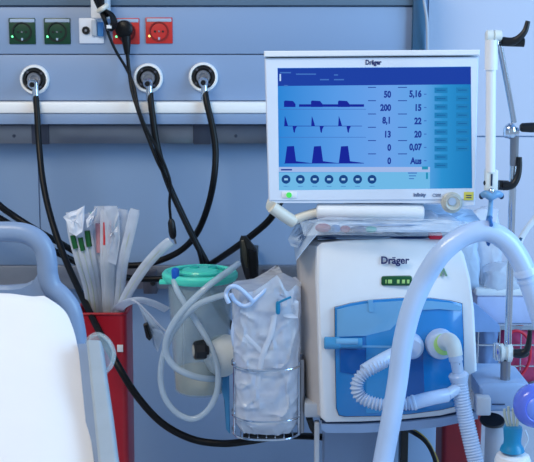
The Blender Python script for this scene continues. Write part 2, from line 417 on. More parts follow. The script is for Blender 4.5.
# ================================================================ bed
bd = thing('hospital_bed', (-.42, 1.35, 0), 'hospital bed with grey-blue plastic headboard at the left edge', 'bed')
hp = [(-150, 224), (-60, 223), (-10, 222.5), (16, 222.5), (30, 224.5), (42, 230), (50.5, 240), (55, 255), (56.5, 268), (59, 279), (66, 287.5), (75, 297.5), (82, 311), (86, 330), (88, 352), (91, 420), (91, 520)]
HB = 1.72
outer = spline([Vector((x, y, 0)) for x, y in hp], 4)
inner = spline([Vector((x, y, 0)) for x, y in [(-150, 242), (-60, 242), (-10, 241.5), (12, 241.5), (26, 244), (34, 251), (37.5, 262), (38.2, 273), (36, 281), (28, 286), (10, 288), (-60, 288), (-150, 288)]], 4)
hb = MB()
def tubeface(fr, dep, rr):
    return fr
# headboard built as a swept rounded frame (top arch) plus lower panel
arch_c = [(-150, 233), (-60, 232.5), (-10, 232), (14, 232), (28, 234.5), (38, 240.5), (44.5, 250), (47, 262), (48, 275), (52, 287), (62, 297), (70, 308), (74, 322), (77, 345), (79, 400), (80, 520)]
obj('headboard_frame', MB().tube([P(x, y, HB) for x, y in arch_c], .0165, 16, squash=.95), 'bed_blue', bd)
lowp = [(-150, 287), (5, 287), (24, 285.5), (34, 281), (40, 272), (50, 280), (58, 292), (66, 302), (74, 318), (77, 345), (79, 440), (79, 520), (-150, 520)]
obj('headboard_panel', MB().poly(lowp, HB-.004, .022, .005), 'bed_blue', bd)
# mattress with raised back: surface grid
rows = []
edgeR = [(44, 296, 1.655), (63, 309, 1.642), (72, 326, 1.62), (78.5, 352, 1.585), (83, 385, 1.53), (89, 425, 1.46), (95, 470, 1.39), (102, 530, 1.3), (112, 620, 1.17)]
edgeL = [(-190, 286, 1.655), (-194, 290, 1.642), (-200, 298, 1.62), (-210, 325, 1.585), (-230, 360, 1.53), (-250, 405, 1.46), (-280, 455, 1.39), (-310, 520, 1.3), (-350, 610, 1.17)]
prof = lambda u: (1-max(0, (u-.72)/.28)**3.2)   # rounded right edge
er = spline([P(*p) for p in edgeR], 5); el = spline([P(*p) for p in edgeL], 5)
n = len(er)
for i in range(n):
    v = i/(n-1); r = []
    bulge = .020*(1-(1-min(1, v*5))**2)
    for j in range(41):
        u = j/40; q = el[i].lerp(er[i], u)
        q = q + Vector((0, 0, bulge*prof(u))) + Vector((0, 0, .0035*noise.noise(Vector((q.x*9, q.y*7, 0))) + .0022*noise.noise(Vector((q.x*28, q.y*16, 3)))))
        r.append(q)
    rows.append(r)
# rounded head end
first = [q + Vector((0, .016, -.016)) for q in rows[0]]; f2 = [q + Vector((0, .02, -.05)) for q in rows[0]]
rows = [f2, first] + rows
obj('sheet', MB().grid(rows, (0.0, 0.0, -.13)), 'sheet', bd, label='white fitted sheet over the raised mattress')
obj('mattress', MB().grid([[q+Vector((0, -.012, -.125)) for q in r[:-2]] for r in rows[1:]], (0, 0, -.04)), 'bed_blue', bd)
# bed side rail
sr = MB()
ra = [((86, 339), (101, 339.5), 1.56), ((89, 370), (105, 370), 1.51), ((93, 410), (111, 410), 1.45), ((97, 450), (116, 450), 1.39), ((102, 500), (124, 500), 1.32), ((112, 600), (140, 600), 1.2)]
rings = []
for a, b, Y in ra:
    A = P(*a, Y); B = P(*b, Y); rings.append([A, B, B+Vector((.0, .025, -.02)), A+Vector((0, .025, -.02))])
sr.faces(rings)
sp_ = MB(); sp_.faces([[P(a[0]-8, a[1]+5, Y+.025), P(b[0]-3, b[1]+3, Y+.025), P(b[0]-3, b[1]+3, Y+.025)+Vector((0, .02, -.01)), P(a[0]-8, a[1]+5, Y+.025)+Vector((0, .02, -.01))] for a, b, Y in ra])
obj('side_panel', sp_, 'bed_blue', bd)
o = obj('side_rail', sr, 'rail_grey', bd); md = o.modifiers.new('b', 'BEVEL'); md.width = .004; md.segments = 3
obj('side_rail_handle', MB().tube(T((86, 352, 1.6), (88, 340, 1.59), (97, 334, 1.58), (108, 340, 1.57), (114, 353, 1.56), (111, 366, 1.55), (105, 374, 1.54), (106, 392, 1.52)), .0032, 12), 'clear', bd)
obj('handle_web', MB().poly([(86, 345), (90, 336), (100, 334), (110, 342), (114, 354), (108, 370), (92, 372)], 1.575, .006, .002), 'clear', bd)
for x, y in ((-.30, 1.6), (-.30, .6), (-.75, 1.6), (-.75, .6)):
    lg = obj('leg', MB().tube([(x, y, .08), (x, y, .60)], .022, 12, smooth=False), 'grey_plastic', bd)
    obj('caster', MB().lathe((x-.02, y, .06), (1, 0, 0), [(0, .05), (.005, .06), (.035, .06), (.04, .05)], 24), 'black', lg)
obj('bed_frame', MB().rbox((-.80, .4, .55), (-.27, 1.70, .62), .01), 'grey_plastic', bd)

# ================================================================ red bin with catheters
BY = 2.29
a = P(74, 312, BY); b = P(126, 312, BY)
rb = thing('waste_bin', ((a.x+b.x)/2, BY+.07, 0), 'tall red plastic bin holding wrapped catheters beside the bed', 'bin')
z1 = P(100, 314, BY).z
o = MB()
def rrect(x0, x1, y0, y1, r, z, n=5):
    pts = []
    for cx, cy, a0 in ((x1-r, y1-r, 0), (x0+r, y1-r, 90), (x0+r, y0+r, 180), (x1-r, y0+r, 270)):
        for k in range(n+1):
            t_ = math.radians(a0+90*k/n); pts.append(Vector((cx+r*math.cos(t_), cy+r*math.sin(t_), z)))
    return pts
e = 0.0
o.faces([rrect(a.x+.006, b.x-.004, BY+.005, BY+.12, .012, 0), rrect(a.x, b.x, BY, BY+.125, .014, z1), rrect(a.x+.004, b.x-.004, BY+.004, BY+.121, .012, z1), rrect(a.x+.008, b.x-.01, BY+.01, BY+.115, .01, z1-.3)])
obj('body', o, 'red_bin', rb)
obj('rim', MB().tube([q for q in rrect(a.x, b.x, BY, BY+.125, .014, z1)]+[rrect(a.x, b.x, BY, BY+.125, .014, z1)[0]], .003, 8, smooth=False), 'red_bin', rb)
obj('sticker', MB().prect(117, 345, 123, 352, BY-.002, .003, .0005), 'white', rb, label='small white and blue sticker')
# catheters
cg = 'wrapped catheters standing in the red bin'
def wand(name, pts, w, label, tip=None, tipw=3.4, tiprange=(.12, .3), Y=2.3, film='film', cat='catheter', tube=True):
    """pts px,py,dY along the length; a flat sealed pouch, an inner tube and a coloured connector"""
    N_ = len(pts); pp = [P(x, y, Y+d+(.045 if i == N_-1 else .025 if i == N_-2 else 0)) for i, (x, y, d) in enumerate(pts)]
    t = thing(name, pp[-1], label, cat, cg)
    k = S(Y); ww = w*k
    def wr(u): return ww*(1 if .04 < u < .9 else .86)*(1-.35*max(0, u-.5))
    obj('pouch', MB().tube(pp, wr, 12, 8, squash=.28), film, t)
    if tube:
        obj('inner_tube', MB().tube([p+Vector((0, -.001, 0)) for p in pp[1:]] if len(pp) > 3 else pp, 1.1*k, 8, 8), 'straw', t)
    if tip:
        sp = spline(pp, 16); i0 = int(tiprange[0]*(len(sp)-1)); i1 = max(i0+2, int(tiprange[1]*(len(sp)-1)))
        seg = [p+Vector((0, -ww*(.34 if tip != 'red_tip' else .42), 0)) for p in sp[i0:i1]]
        obj('connector', MB().tube(seg, tipw*k, 12, 1, smooth=False), tip, t, label=tip.split('_')[0]+' connector')
    return t
wand('suction_catheter', [(70, 212, 0), (73, 235, 0), (80, 262, 0), (88, 290, .01), (92, 325, .02)], 5, 'wrapped catheter with green connector, leftmost of the three green ones', 'green_tip', 2.9, (.25, .40), 2.29)
wand('suction_catheter', [(79, 222, 0), (81, 240, 0), (87, 265, 0), (93, 290, .01), (97, 325, .02)], 5, 'wrapped catheter with green connector, middle of the three green ones, set lowest', 'green_tip', 2.6, (.22, .38), 2.285)
wand('suction_catheter', [(86, 214, 0), (88, 235, 0), (92, 262, 0), (97, 290, .01), (100, 325, .02)], 5, 'wrapped catheter with green connector, right of the three green ones, set highest', 'green_tip', 2.9, (.21, .39), 2.29)
wand('suction_catheter', [(100, 206, 0), (101, 235, 0), (102, 262, 0), (103, 290, .01), (105, 325, .02)], 7, 'wrapped catheter with broad pale pink funnel right of the green ones', 'pink_tip', 5, (.17, .43), 2.30)
wand('suction_catheter', [(105, 210, 0), (105, 232, 0), (105, 262, 0), (106, 290, .01), (107, 325, .02)], 5, 'wrapped catheter with narrow bright red stripe beside the pink funnel', 'red_tip', 1.5, (.17, .38), 2.275)
wand('suction_catheter', [(112, 209, 0), (110, 235, 0), (109, 262, 0), (109, 290, .01), (110, 325, .02)], 6, 'wrapped catheter with thin red stripe high up, right of the pink funnel', 'red_tip', 1.1, (.14, .34), 2.27)
wand('suction_catheter', [(122, 209, 0), (119, 235, 0), (115, 262, 0), (114, 290, .01), (113, 325, .02)], 7, 'tall clear wrapped catheter with no coloured connector, right of the red-striped ones', None, Y=2.28, film='film_dense')
wand('suction_catheter', [(108, 206, 0), (109, 235, 0), (109, 262, 0), (109, 290, .01), (109, 325, .02)], 7, 'tall milky wrapped catheter behind the red-striped ones, reaching highest', None, Y=2.3, film='film_dense')
wand('suction_catheter', [(135, 209, 0), (130, 232, 0), (123, 262, 0), (120, 292, .01), (117, 325, .02)], 5.5, 'wrapped catheter leaning right with square white end, rightmost upright one', None, Y=2.27, film='film_dense')
wand('suction_catheter', [(127, 216, 0), (125, 235, 0), (120, 262, 0), (117, 292, .01), (115, 325, .02)], 5.5, 'wrapped catheter just left of the rightmost square-ended one', None, Y=2.29)
wand('suction_catheter', [(93, 212, 0), (96, 232, 0), (99, 262, 0), (102, 290, .01), (104, 325, .02)], 6, 'clear wrapped catheter with dark green rim on its top end', 'turq_deep', 3.0, (.0, .03), 2.31)
wand('wrapped_tubing', [(171, 241, 0), (160, 250, 0), (144, 268, 0), (129, 291, .01), (119, 312, .01), (114, 326, .02)], 5.2, 'long white wrapped tube leaning far right towards the hanging cable connector', None, Y=2.27, film='film_dense', cat='tubing')
# crumpled paper tops
def crumple(name, outline, Y, label, cat='wrapper', m='paper', depth=.006, amp=.006, group=None):
    cx = sum(p[0] for p in outline)/len(outline); cy = sum(p[1] for p in outline)/len(outline)
    c = P(cx, cy, Y); rows = []; N = 7
    ring = [P(x, y, Y) for x, y in outline]; ring = ring+[ring[0]]; ring2 = []
    for a_, b_ in zip(ring, ring[1:]): ring2 += [a_, a_.lerp(b_, .33), a_.lerp(b_, .67)]
    ring2.append(ring[0])
    for i in range(N+1):
        u = i/N
        rows.append([c.lerp(q, max(u, .02)) + Vector((0, (noise.noise(q*60+Vector((0, u*3, 0))) - .4*(1-u*u))*amp, 0)) for q in ring2])
    o = obj(name, MB().grid(rows, (0, depth, 0)), m)
    for p in o.data.polygons: p.use_smooth = True
    return tag(o, label, cat, group)
crumple('paper_wrapper', [(63, 217), (70, 212), (77, 210), (84, 206), (84, 222), (82, 232), (76, 236), (69, 232), (67, 222)], 2.265, 'crumpled white wrapper end poking out at the left of the catheters', group=cg)
crumple('paper_wrapper', [(86, 220), (91, 213), (97, 207), (96, 215), (92, 224), (87, 228)], 2.268, 'small pointed wrapper corner between the green-tipped catheters and the tall ones', group=cg)
crumple('paper_wrapper', [(104, 206), (117, 206), (119, 214), (120, 240), (116, 265), (108, 262), (105, 235)], 2.262, 'flat white wrapper with square top in the middle of the catheter bunch', m='film_dense', group=cg)
# bands falling to the right of the bin
tag(obj('wrapper_strip', MB().tube(T((112, 326, 2.36), (117, 311, 2.31), (126, 303, 2.25), (139, 300, 2.24), (152, 303, 2.25), (167, 310, 2.27)), 5*S(2.3), 10, squash=.15), 'paper'),
    'flat white wrapper strip arching from the red bin to the suction jar', 'wrapper strip', cg)
tag(obj('wrapper_strip', MB().tube(T((113, 326, 2.35), (120, 309, 2.30), (133, 301, 2.24), (148, 313, 2.24), (159, 325, 2.25), (168, 333, 2.26)), 2.8*S(2.3), 10, squash=.3), 'paper'),
    'narrow white wrapper strip drooping below the arched one', 'wrapper strip', cg)
crumple('plastic_sheet', [(137, 303), (146, 312), (156, 324), (164, 334), (160, 345), (158, 352), (153, 344), (147, 328), (142, 314)], 2.30, 'pale blue pointed plastic wrapper hanging left of the suction jar', m='packet_pale')
t = thing('black_clip', P(147, 335, 2.26), 'small black clip stuck on the pale blue hanging wrapper', 'clip')
obj('jaw', MB().poly([(143, 325), (146.5, 323.5), (152, 338), (149.5, 341), (146, 338)], 2.278, .016, .002), 'black', t)
obj('lever', MB().tube(T((146, 326, 2.276), (150, 337, 2.272)), .0025, 8), 'rubber', t)

# ================================================================ suction canister
SY = 2.22
cj = P(200, 282, SY); k = S(SY)
sj = thing('suction_canister', P(203, 402, SY), 'clear suction canister with turquoise lid on the rail bracket', 'suction canister')
zb = P(203, 398, SY-.05).z; zt = P(200, 281, SY-.06).z
ax = Vector((0, 0, 1)); cc = Vector((cj.x, SY, zb))
h = zt - zb
obj('jar', MB().lathe(cc, ax, [(.0, .048), (.004, .054), (h*.22, .057), (h*.6, .062), (h*.98, .068), (h, .070), (h, .067), (h*.6, .059), (h*.22, .054), (.006, .050)], 40), 'clear', sj)
obj('residue', MB().lathe(cc, ax, [(.004, .049), (.008, .052), (h*.18, .0535), (h*.19, .052)], 36), 'fluid', sj, label='yellowish contents at the bottom')
lid = obj('lid', MB().lathe(Vector((cj.x, SY, zt)), ax, [(-.009, .0745), (-.003, .078), (.004, .078), (.009, .074), (.009, .068), (.004, .064), (.005, .04), (.012, .036), (.014, .02), (.014, .001)], 44), 'turquoise', sj)
obj('lid_ridge', MB().tube([Vector((cj.x+.052*math.cos(a_), SY+.052*math.sin(a_), zt+.008)) for a_ in [math.pi*2*i/24 for i in range(25)]], .003, 8), 'turq_deep', lid)
for dx in (-.012, .026): obj('lid_port', MB().lathe(Vector((cj.x+dx, SY+.01, zt+.004)), ax, [(0, .011), (.012, .010), (.014, .007)], 18), 'turq_deep', lid)
obj('lid_tab', MB().prect(159, 281, 170, 284.5, SY-.03, .02, .001), 'turquoise', lid)
obj('scale_marks', MB().prect(183, 300, 184, 370, SY-.062, .001, .0002), 'label_grey', sj)
obj('blue_elbow', MB().lathe(P(175.5, 279, SY-.055), (0, -.1, 1), [(-.004, .0062), (.006, .0078), (.018, .0082), (.022, .006), (.024, .001)], 18), 'blue_cap', sj, label='blue tubing connector')
tag(obj('suction_tube', MB().tube(T((174, 280, SY-.057), (177, 290, SY-.07), (187, 307, SY-.082), (201, 329, SY-.09), (212, 350, SY-.09), (218, 372, SY-.085), (216, 395, SY-.08), (206, 412, SY-.08), (192, 419, SY-.08), (177, 413, SY-.08), (165, 398, SY-.08), (160.5, 378, SY-.08), (163, 356, SY-.085), (172, 334, SY-.09), (184, 317, SY-.1), (199, 304, SY-.11), (214, 298, SY-.12), (228, 294, SY-.15)), .0062, 12), 'clear_tube'),
    'clear suction tube from the blue connector making the large lower loop', 'tube')
tag(obj('suction_tube', MB().tube(T((238, 264, SY-.0), (228, 271.5, SY-.05), (212, 283, SY-.09), (196, 297, SY-.102), (180, 314, SY-.104), (168, 334, SY-.102), (166, 352, SY-.098), (174, 366, SY-.098), (188, 374, SY-.096), (202, 378, SY-.08), (216, 379, SY-.05)), .0068, 12), 'clear_tube'),
    'thicker clear tube slanting over the turquoise lid down across the jar', 'tube')
# holder: white cone and black knob
t = thing('canister_bracket', P(214, 365, SY), 'white canister bracket with black clamp knob between jar and bag', 'bracket')
cA = P(206, 352, SY-.085); cB = P(231, 357, SY-.02)
obj('white_arm', MB().lathe(cA, cB-cA, [(-.003, .010), (0, .0155), (.012, .0175), (.03, .030), (.045, .040), (.06, .044), (.062, .03)], 32), 'port_white', t)
obj('knob', MB().lathe(P(193.5, 350.5, SY-.095), (1, .25, .02), [(0, .015), (.003, .019), (.020, .0205), (.024, .019), (.024, .012), (.030, .012)], 8), 'black', t, smooth=False)
obj('knob_face', MB().lathe(P(193.5, 350.5, SY-.095), (-1, -.25, .02), [(0, .012), (.001, .011), (.001, .001)], 16), 'beige_knob', t)
obj('support_bar', MB().rbox(P(228, 366, SY+.02)-Vector((.006, 0, .01)), P(316, 352, SY+.02)+Vector((.0, .02, .0)), .003), 'steel_dark', t)
obj('side_plate', MB().poly([(216, 372), (224, 362), (229, 366), (230, 434), (227, 430), (224, 400)], SY-.03, .01, .002), 'blue_part', t)

# black clamp above basket
t = thing('rail_clamp', P(250, 270, 2.45), 'black angular clamp bracket standing above the bag basket', 'clamp')
obj('upright_plate', MB().poly([(239.5, 240), (241, 236.5), (246, 236.5), (257, 249.5), (258.5, 262), (258.5, 286), (249, 286.5), (244.5, 276), (240.5, 262)], 2.31, .016, .0025), 'black', t)
obj('front_flange', MB().poly([(248, 249), (256.5, 251), (257.5, 280), (250, 281)], 2.305, .008, .002), 'rubber', t)
obj('edge_strip', MB().poly([(241, 241), (243.5, 240), (247, 250), (248, 268), (246, 268), (242, 256)], 2.306, .006, .001), 'olive', t)
obj('foot', MB().prect(249, 279, 268, 286, 2.30, .03, .002), 'black', t)
obj('foot_plate', MB().prect(253, 281.5, 264, 284, 2.2985, .004, .0005), 'steel', t)
obj('arm', MB().rbox(P(250, 286, 2.31), P(257, 278, 2.31)+Vector((0, .42, 0)), .003), 'black', t)

# ================================================================ wire basket + bag
WX0, WX1 = P(232, 400, 2.03).x, P(301, 400, 2.03).x
wcx = (WX0+WX1)/2; wr = (WX1-WX0)/2; BYc = 2.04
def loop(z, rx=wr, ry=.062, n=28, y=BYc):
    pts = []
    for i in range(n+1):
        a_ = 2*math.pi*i/n; c_, s_ = math.cos(a_), math.sin(a_)
        pts.append(Vector((wcx+rx*math.copysign(abs(c_)**.75, c_), y+ry*math.copysign(abs(s_)**.85, s_), z)))
    return pts
wk = thing('wire_basket', Vector((wcx, BYc, P(266, 437, 1.99).z)), 'chrome wire basket holding the clear bag, left of the ventilator', 'basket')
zs = [P(266, y, 1.99).z for y in (369, 420, 438)]
for z, nm in zip(zs, ('upper_hoop', 'lower_hoop', 'bottom_hoop')):
    obj(nm, MB().tube(loop(z), .0021, 8, smooth=False), 'chrome', wk)
for i in (2, 12, 16, 26):
    q = loop(0)[i]; obj('upright_wire', MB().tube([(q.x, q.y, zs[0]+.008), (q.x, q.y, zs[2])], .0021, 8, smooth=False), 'chrome', wk)
bw = MB()
for i in range(-3, 4):
    x = wcx+i*wr*.25; bw.tube([(x, BYc-.048, zs[2]), (x, BYc+.048, zs[2])], .0014, 6, smooth=False)
obj('bottom_wires', bw, 'chrome', wk)
obj('hanger_plate', MB().rbox((WX1-.004, BYc-.02, zs[2]-.002), (WX1+.006, BYc+.02, zs[0]+.01), .003), 'steel', wk)
obj('lower_clamp', MB().rbox((wcx-.045, BYc-.03, zs[2]-.012), (wcx+.035, BYc+.02, zs[2]-.003), .003), 'black', wk)
# bag
def bagmesh(rx, ry, z0, z1, amp, top):
    rows = []; N = 96; M = 90
    for i in range(M+1):
        u = i/M; z = z0+(z1-z0)*u; r = []
        taper = (1-.18*(1-min(1, u*9))**2)*(1+.05*u)
        for j in range(N):
            a_ = 2*math.pi*j/N; c_, s_ = math.cos(a_), math.sin(a_)
            x = wcx + rx*taper*math.copysign(abs(c_)**.6, c_); y = BYc + ry*taper*math.copysign(abs(s_)**.75, s_)
            q = Vector((x, y, z))
            nz = noise.noise(q*22)+.6*(1-2*abs(noise.noise(q*34+Vector((4, 0, 0)))))+.5*(1-2*abs(noise.noise(Vector((q.x*70, q.y*70, q.z*22)))))
            cr = max(0, 1-9*abs(noise.noise(Vector((q.x*26+q.z*11, q.y*20, q.z*13-q.x*9)))))+max(0, 1-8*abs(noise.noise(Vector((q.x*17-q.z*16+5, q.y*20, q.z*12+q.x*14)))))
            nz += 1.1*cr
            q.y -= amp*.9*cr*(1 if s_ < 0 else 0)
            q.y += amp*(nz-1.1*cr)*(1 if s_ < 0 else .4); q.x += amp*.35*noise.noise(q*30+Vector((9, 2, 1)))
            if u > .9: q.z += top(a_)*(u-.9)/.1
            r.append(q)
        rows.append(r)
    return rows
bz0 = zs[2]+.004; bz1 = P(266, 291, 1.99).z
def topf(a_):
    x = math.cos(a_)
    return .030*math.exp(-((x-.12)/.16)**2) + .008*math.exp(-((x-.75)/.2)**2) + .004*noise.noise(Vector((a_*3, 0, 0)))
bg = thing('plastic_bag', Vector((wcx, BYc, bz0)), 'clear plastic bag with coiled tubing standing in the wire basket', 'bag')
obj('bag_film', MB().faces(bagmesh(wr*.95, .054, bz0, bz1, .0042, topf), caps=True), 'film_dense', bg)
tb = MB()
tb.tube(T((229, 303, 1.975), (227, 299, 1.975), (226, 293, 1.98), (230, 287, 1.975), (237, 287, 1.975), (246, 294, 1.975), (252, 302, 1.98), (244, 306, 1.982), (235, 301, 1.98), (231, 294, 1.975)), .0042, 10)
tb.tube(T((252, 302, 1.98), (262, 293, 1.985), (270, 284, 1.99), (276, 292, 1.99), (284, 300, 1.99)), .004, 10)
obj('coiled_tube', tb, 'tube_white', bg)
inn = MB()
for i in range(7):
    x0 = 240+i*8; inn.tube(T((x0, 304+random.uniform(-4, 8), 2.04), (x0+random.uniform(-10, 10), 335, 2.018), (x0+random.uniform(-14, 14), 375, 2.018), (266+(x0-266)*.6, 410+random.uniform(-6, 10), 2.03)), .0045, 8)
obj('inner_tubing', inn, 'tube_white', bg)
obj('bag_fold', MB().tube(T((276, 296, 1.988), (272, 330, 1.984), (262, 358, 1.984), (256, 395, 1.988)), .005, 8, squash=.25), 'film', bg)
obj('bag_fold', MB().tube(T((245, 335, 1.986), (258, 348, 1.985), (272, 362, 1.986)), .004, 8, squash=.25), 'film', bg)
pk = [(268, 287), (272, 278), (278, 283), (286, 293), (294, 298), (299, 302), (298, 318), (284, 316), (272, 306), (262, 300), (256, 300), (262, 294)]
crumple('plastic_wrap', pk, 1.992, 'peaked crumpled wrap sticking up out of the bag in the basket', m='film_dense', amp=.012, depth=.004)
t = thing('stopcock', P(279, 305, 1.972), 'small teal stopcock showing at the top right of the bag', 'stopcock')
obj('body', MB().lathe(P(278, 312, 1.975), (0, 0, 1), [(-.004, .003), (0, .0045), (.016, .0045), (.02, .003)], 12), 'teal_cap', t)
obj('wing', MB().tube(T((278, 303, 1.972), (284, 300, 1.97), (291, 297, 1.972)), .0022, 8), 'teal_cap', t)

# ================================================================ ventilator on trolley
VY = 1.98
ve = thing('ventilator', Vector((P(396, 400, VY).x, VY+.15, 0)), 'white intensive care ventilator with blue front door on a trolley', 'ventilator')
front = [(317, 247), (322, 243), (345, 240.5), (400, 238.5), (446, 240), (458, 243.5), (464, 255), (470, 278), (474, 310), (476.5, 360), (477, 402), (473, 408), (440, 415.5), (400, 419.5), (360, 421.5), (326, 422), (321.5, 418), (320, 380), (318, 320), (316.5, 280)]
def slopeY(x): return VY + .03*max(0, (x-330)/150)
f0 = [P(x, y, slopeY(x)+.001) for x, y in front]
cen = sum(f0, Vector())/len(f0)
fin = [c+ (cen-c)*.03 + Vector((0, -.004, 0)) for c in f0]
def shell(dx, dy, dz=0):
    r = []
    for q in f0:
        k_ = max(0, min(1, (cen.x-q.x)/.14)); r.append(q+Vector((-dx*k_, dy, dz*max(0, (q.z-cen.z)/.16))))
    return r
obj('front_shell', MB().faces([fin, f0, shell(.002, .012)]), 'white', ve)
obj('housing', MB().faces([shell(.002, .012), shell(.014, .03, -.002), shell(.026, .06, -.004), shell(.03, .1), shell(.030, .29), shell(.02, .30)]), 'shell_grey', ve)
# side recess
obj('side_recess', MB().faces([[P(x, y, Y) for x, y, Y in ((301.5, 247, 2.06), (308, 243, 2.03), (313, 262, 2.02), (312, 281, 2.03), (306, 262, 2.05))], [P(x, y, Y)+Vector((.004, .003, 0)) for x, y, Y in ((301.5, 247, 2.06), (308, 243, 2.03), (313, 262, 2.02), (312, 281, 2.03), (306, 262, 2.05))]]), 'cream', ve)
# blue door
DY = VY-.006
door = [(335, 308), (350, 304), (370, 300.5), (400, 298.5), (430, 298.5), (450, 301), (462, 304), (463.5, 340), (464, 398), (461, 405), (440, 410), (410, 414), (380, 416), (345, 416.5), (339, 415), (336.5, 408), (335.5, 360)]
def pl_(outline, off, depth, bev=.001):
    f = [P(x, y, slopeY(x)+off) for x, y in outline]; m_ = MB(); c_ = sum(f, Vector())/len(f)
    return m_.faces([[q+(c_-q)*.012 for q in f], [q+Vector((0, bev, 0)) for q in f], [q+Vector((0, depth, 0)) for q in f]])
obj('door_gasket', pl_([(x+(399-x)*-.008, y+(357-y)*-.010) for x, y in door], -.0055, .008), 'line_dark', ve)
dr = obj('door', pl_(door, -.010, .010), 'door_blue', ve, label='translucent blue front door')
up = [(337, 310), (350, 306.5), (370, 303), (400, 301), (430, 301), (450, 303), (461, 306), (461, 311), (440, 309), (420, 310), (402, 318), (390, 330), (366, 336), (337, 337)]
obj('upper_window', pl_(up, -.0125, .004), 'door_pale', dr)
obj('inner_panel', pl_([(366, 318), (402, 310), (402, 412), (366, 414)], -.0115, .003), 'door_mid', dr)
obj('dark_panel', pl_([(404, 354), (423, 352), (425, 408), (404, 411)], -.0118, .003), 'door_deep', dr)
obj('shelf_line', pl_([(338, 345), (400, 346), (400, 348), (338, 347)], -.0125, .003), 'door_pale', dr)
obj('left_cavity', pl_([(340, 349), (366, 350), (366, 368), (362, 376), (340, 372)], -.0118, .003), 'door_deep', dr)
obj('latch', pl_([(368, 300.5), (373, 300), (374, 312), (369, 312)], -.014, .004), 'door_pale', dr)
# outlet tube sticking out left
ex = obj('exhaust_port', MB().lathe(P(324, 343, VY-.012), Vector((1, 0, 0)), [(0, .0095), (.002, .0115), (.028, .0115), (.03, .0095), (.07, .0095)], 22), 'blue_part', ve)
obj('port_highlight_sleeve', MB().lathe(P(336, 341.5, VY-.018), Vector((1, 0, 0)), [(0, .006), (.04, .006)], 16), 'door_pale', ex)
# lower lip
lipo = [(321, 425), (360, 424.8), (400, 422.5), (440, 418.5), (478, 411.5), (478, 419), (440, 427), (400, 431), (360, 433), (326, 433), (322, 430)]
obj('base_lip', MB().faces([[P(x, y, slopeY(x)-.004) for x, y in lipo], [P(x, y, slopeY(x)+.0)+Vector((0, .27, 0)) for x, y in lipo]]), 'block_blue', ve)
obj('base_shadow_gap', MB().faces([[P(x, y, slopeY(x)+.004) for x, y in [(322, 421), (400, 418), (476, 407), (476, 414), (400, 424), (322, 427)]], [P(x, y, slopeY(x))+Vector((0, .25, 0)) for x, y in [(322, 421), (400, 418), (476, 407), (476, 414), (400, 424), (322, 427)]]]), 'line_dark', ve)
txt('maker_mark', 'Dräger', 7.4, 394.8, 261.3, slopeY(396)-.0085, 'ink', ve, 'CENTER', .28, .95)
bgx = MB(); bgx.prect(381.3, 276.3, 412.4, 286.2, slopeY(396)-.009, .012, .0042)
bdg = obj('green_badge', bgx, 'badge', ve, label='dark green indicator badge')
for x0, x1 in ((385.5, 386.5), (388, 392), (397, 399.5), (402, 405), (407, 409.5)):
    obj('badge_mark', MB().prect(x0, 279.7, x1, 283.5, slopeY(396)-.0096, .0015, .0002), 'ring_green', bdg)
obj('triangle_emblem', MB().poly([(440, 276), (443.5, 266.5), (447.5, 276), (446, 276.5), (443.5, 270.5), (441.5, 276.5)], slopeY(443)-.008, .004), 'emblem_green', ve)
# ports
def port(cx, cy, r, m1, nm):
    c = P(cx, cy, slopeY(cx)-.004); k = S(VY)
    return obj(nm, MB().lathe(c, (0, -1, 0), [(-.01, r*k), (.02, r*k), (.03, r*.9*k), (.034, r*.7*k), (.034, .001)], 32), m1, ve)
port(410, 344, 13, 'tube_white', 'expiratory_port')
ip = port(439, 342, 15.5, 'corr', 'inspiratory_port')
obj('green_ring', MB().lathe(P(444, 344, slopeY(444)-.037), (.1, -1, 0), [(-.004, 11*S(VY)), (.006, 11*S(VY)), (.008, 9*S(VY)), (.008, .001)], 28), 'ring_green', ip)
# trolley under
obj('trolley_cabinet', MB().rbox((P(324, 440, 2.2).x, 2.2, .12), (P(436, 440, 2.2).x, 2.27, P(400, 420, 2.2).z), .004), 'channel', ve)
obj('trolley_column', MB().rbox((P(401, 440, 2.14).x, 2.14, .12), (P(408.5, 440, 2.14).x, 2.18, P(400, 425, 2.14).z), .002), 'black', ve)
obj('side_post', MB().rbox((P(314.5, 440, 2.0).x, 2.0, .12), (P(319.5, 440, 2.0).x, 2.02, P(316, 423, 2.0).z), .002), 'grey_plastic', ve)
obj('side_arm', MB().rbox((WX1+.006, 2.0, P(310, 418, 2).z), (P(322, 410, 2.0).x, 2.06, P(310, 403.5, 2).z), .004), 'grey_plastic', ve)
obj('arm_strut', MB().tube(T((303, 382, 2.1), (313, 405, 2.06)), .0045, 8), 'cream', ve)
obj('arm_lower_clamp', MB().poly([(306, 419), (312, 418), (317, 432), (316, 438), (310, 430)], 2.03, .02, .002), 'black', ve)
tb_ = obj('trolley_base', MB().rbox((.06, 1.88, .06), (.35, 2.32, .12), .02), 'grey_plastic', ve)
for x, y in ((.09, 1.9), (.33, 1.9), (.09, 2.28), (.33, 2.28)):
    obj('caster', MB().lathe((x-.012, y, .03), (1, 0, 0), [(0, .026), (.003, .03), (.021, .03), (.024, .026)], 20), 'black', ve)
tag(obj('black_cable', MB().tube(T((404, 428, 2.12), (414, 433, 2.05), (424, 440, 2.04), (431, 450, 2.04), (436, 465, 2.05), (438, 490, 2.06), (420, 560, 2.1), (398, 640, 2.12), (396, 720, 2.14)), .0042), 'rubber'),
    'black cable arching down under the ventilator', 'cable')
tag(obj('yellow_tube', MB().tube(T((402, 427, 2.13), (416, 431, 2.08), (427, 440, 2.07), (434, 452, 2.07), (439, 466, 2.08), (441, 490, 2.09), (425, 560, 2.13), (403, 640, 2.15), (400, 720, 2.17)), .0018), 'yellow_tube'),
    'thin yellowish tube following the black cable under the ventilator', 'tube')
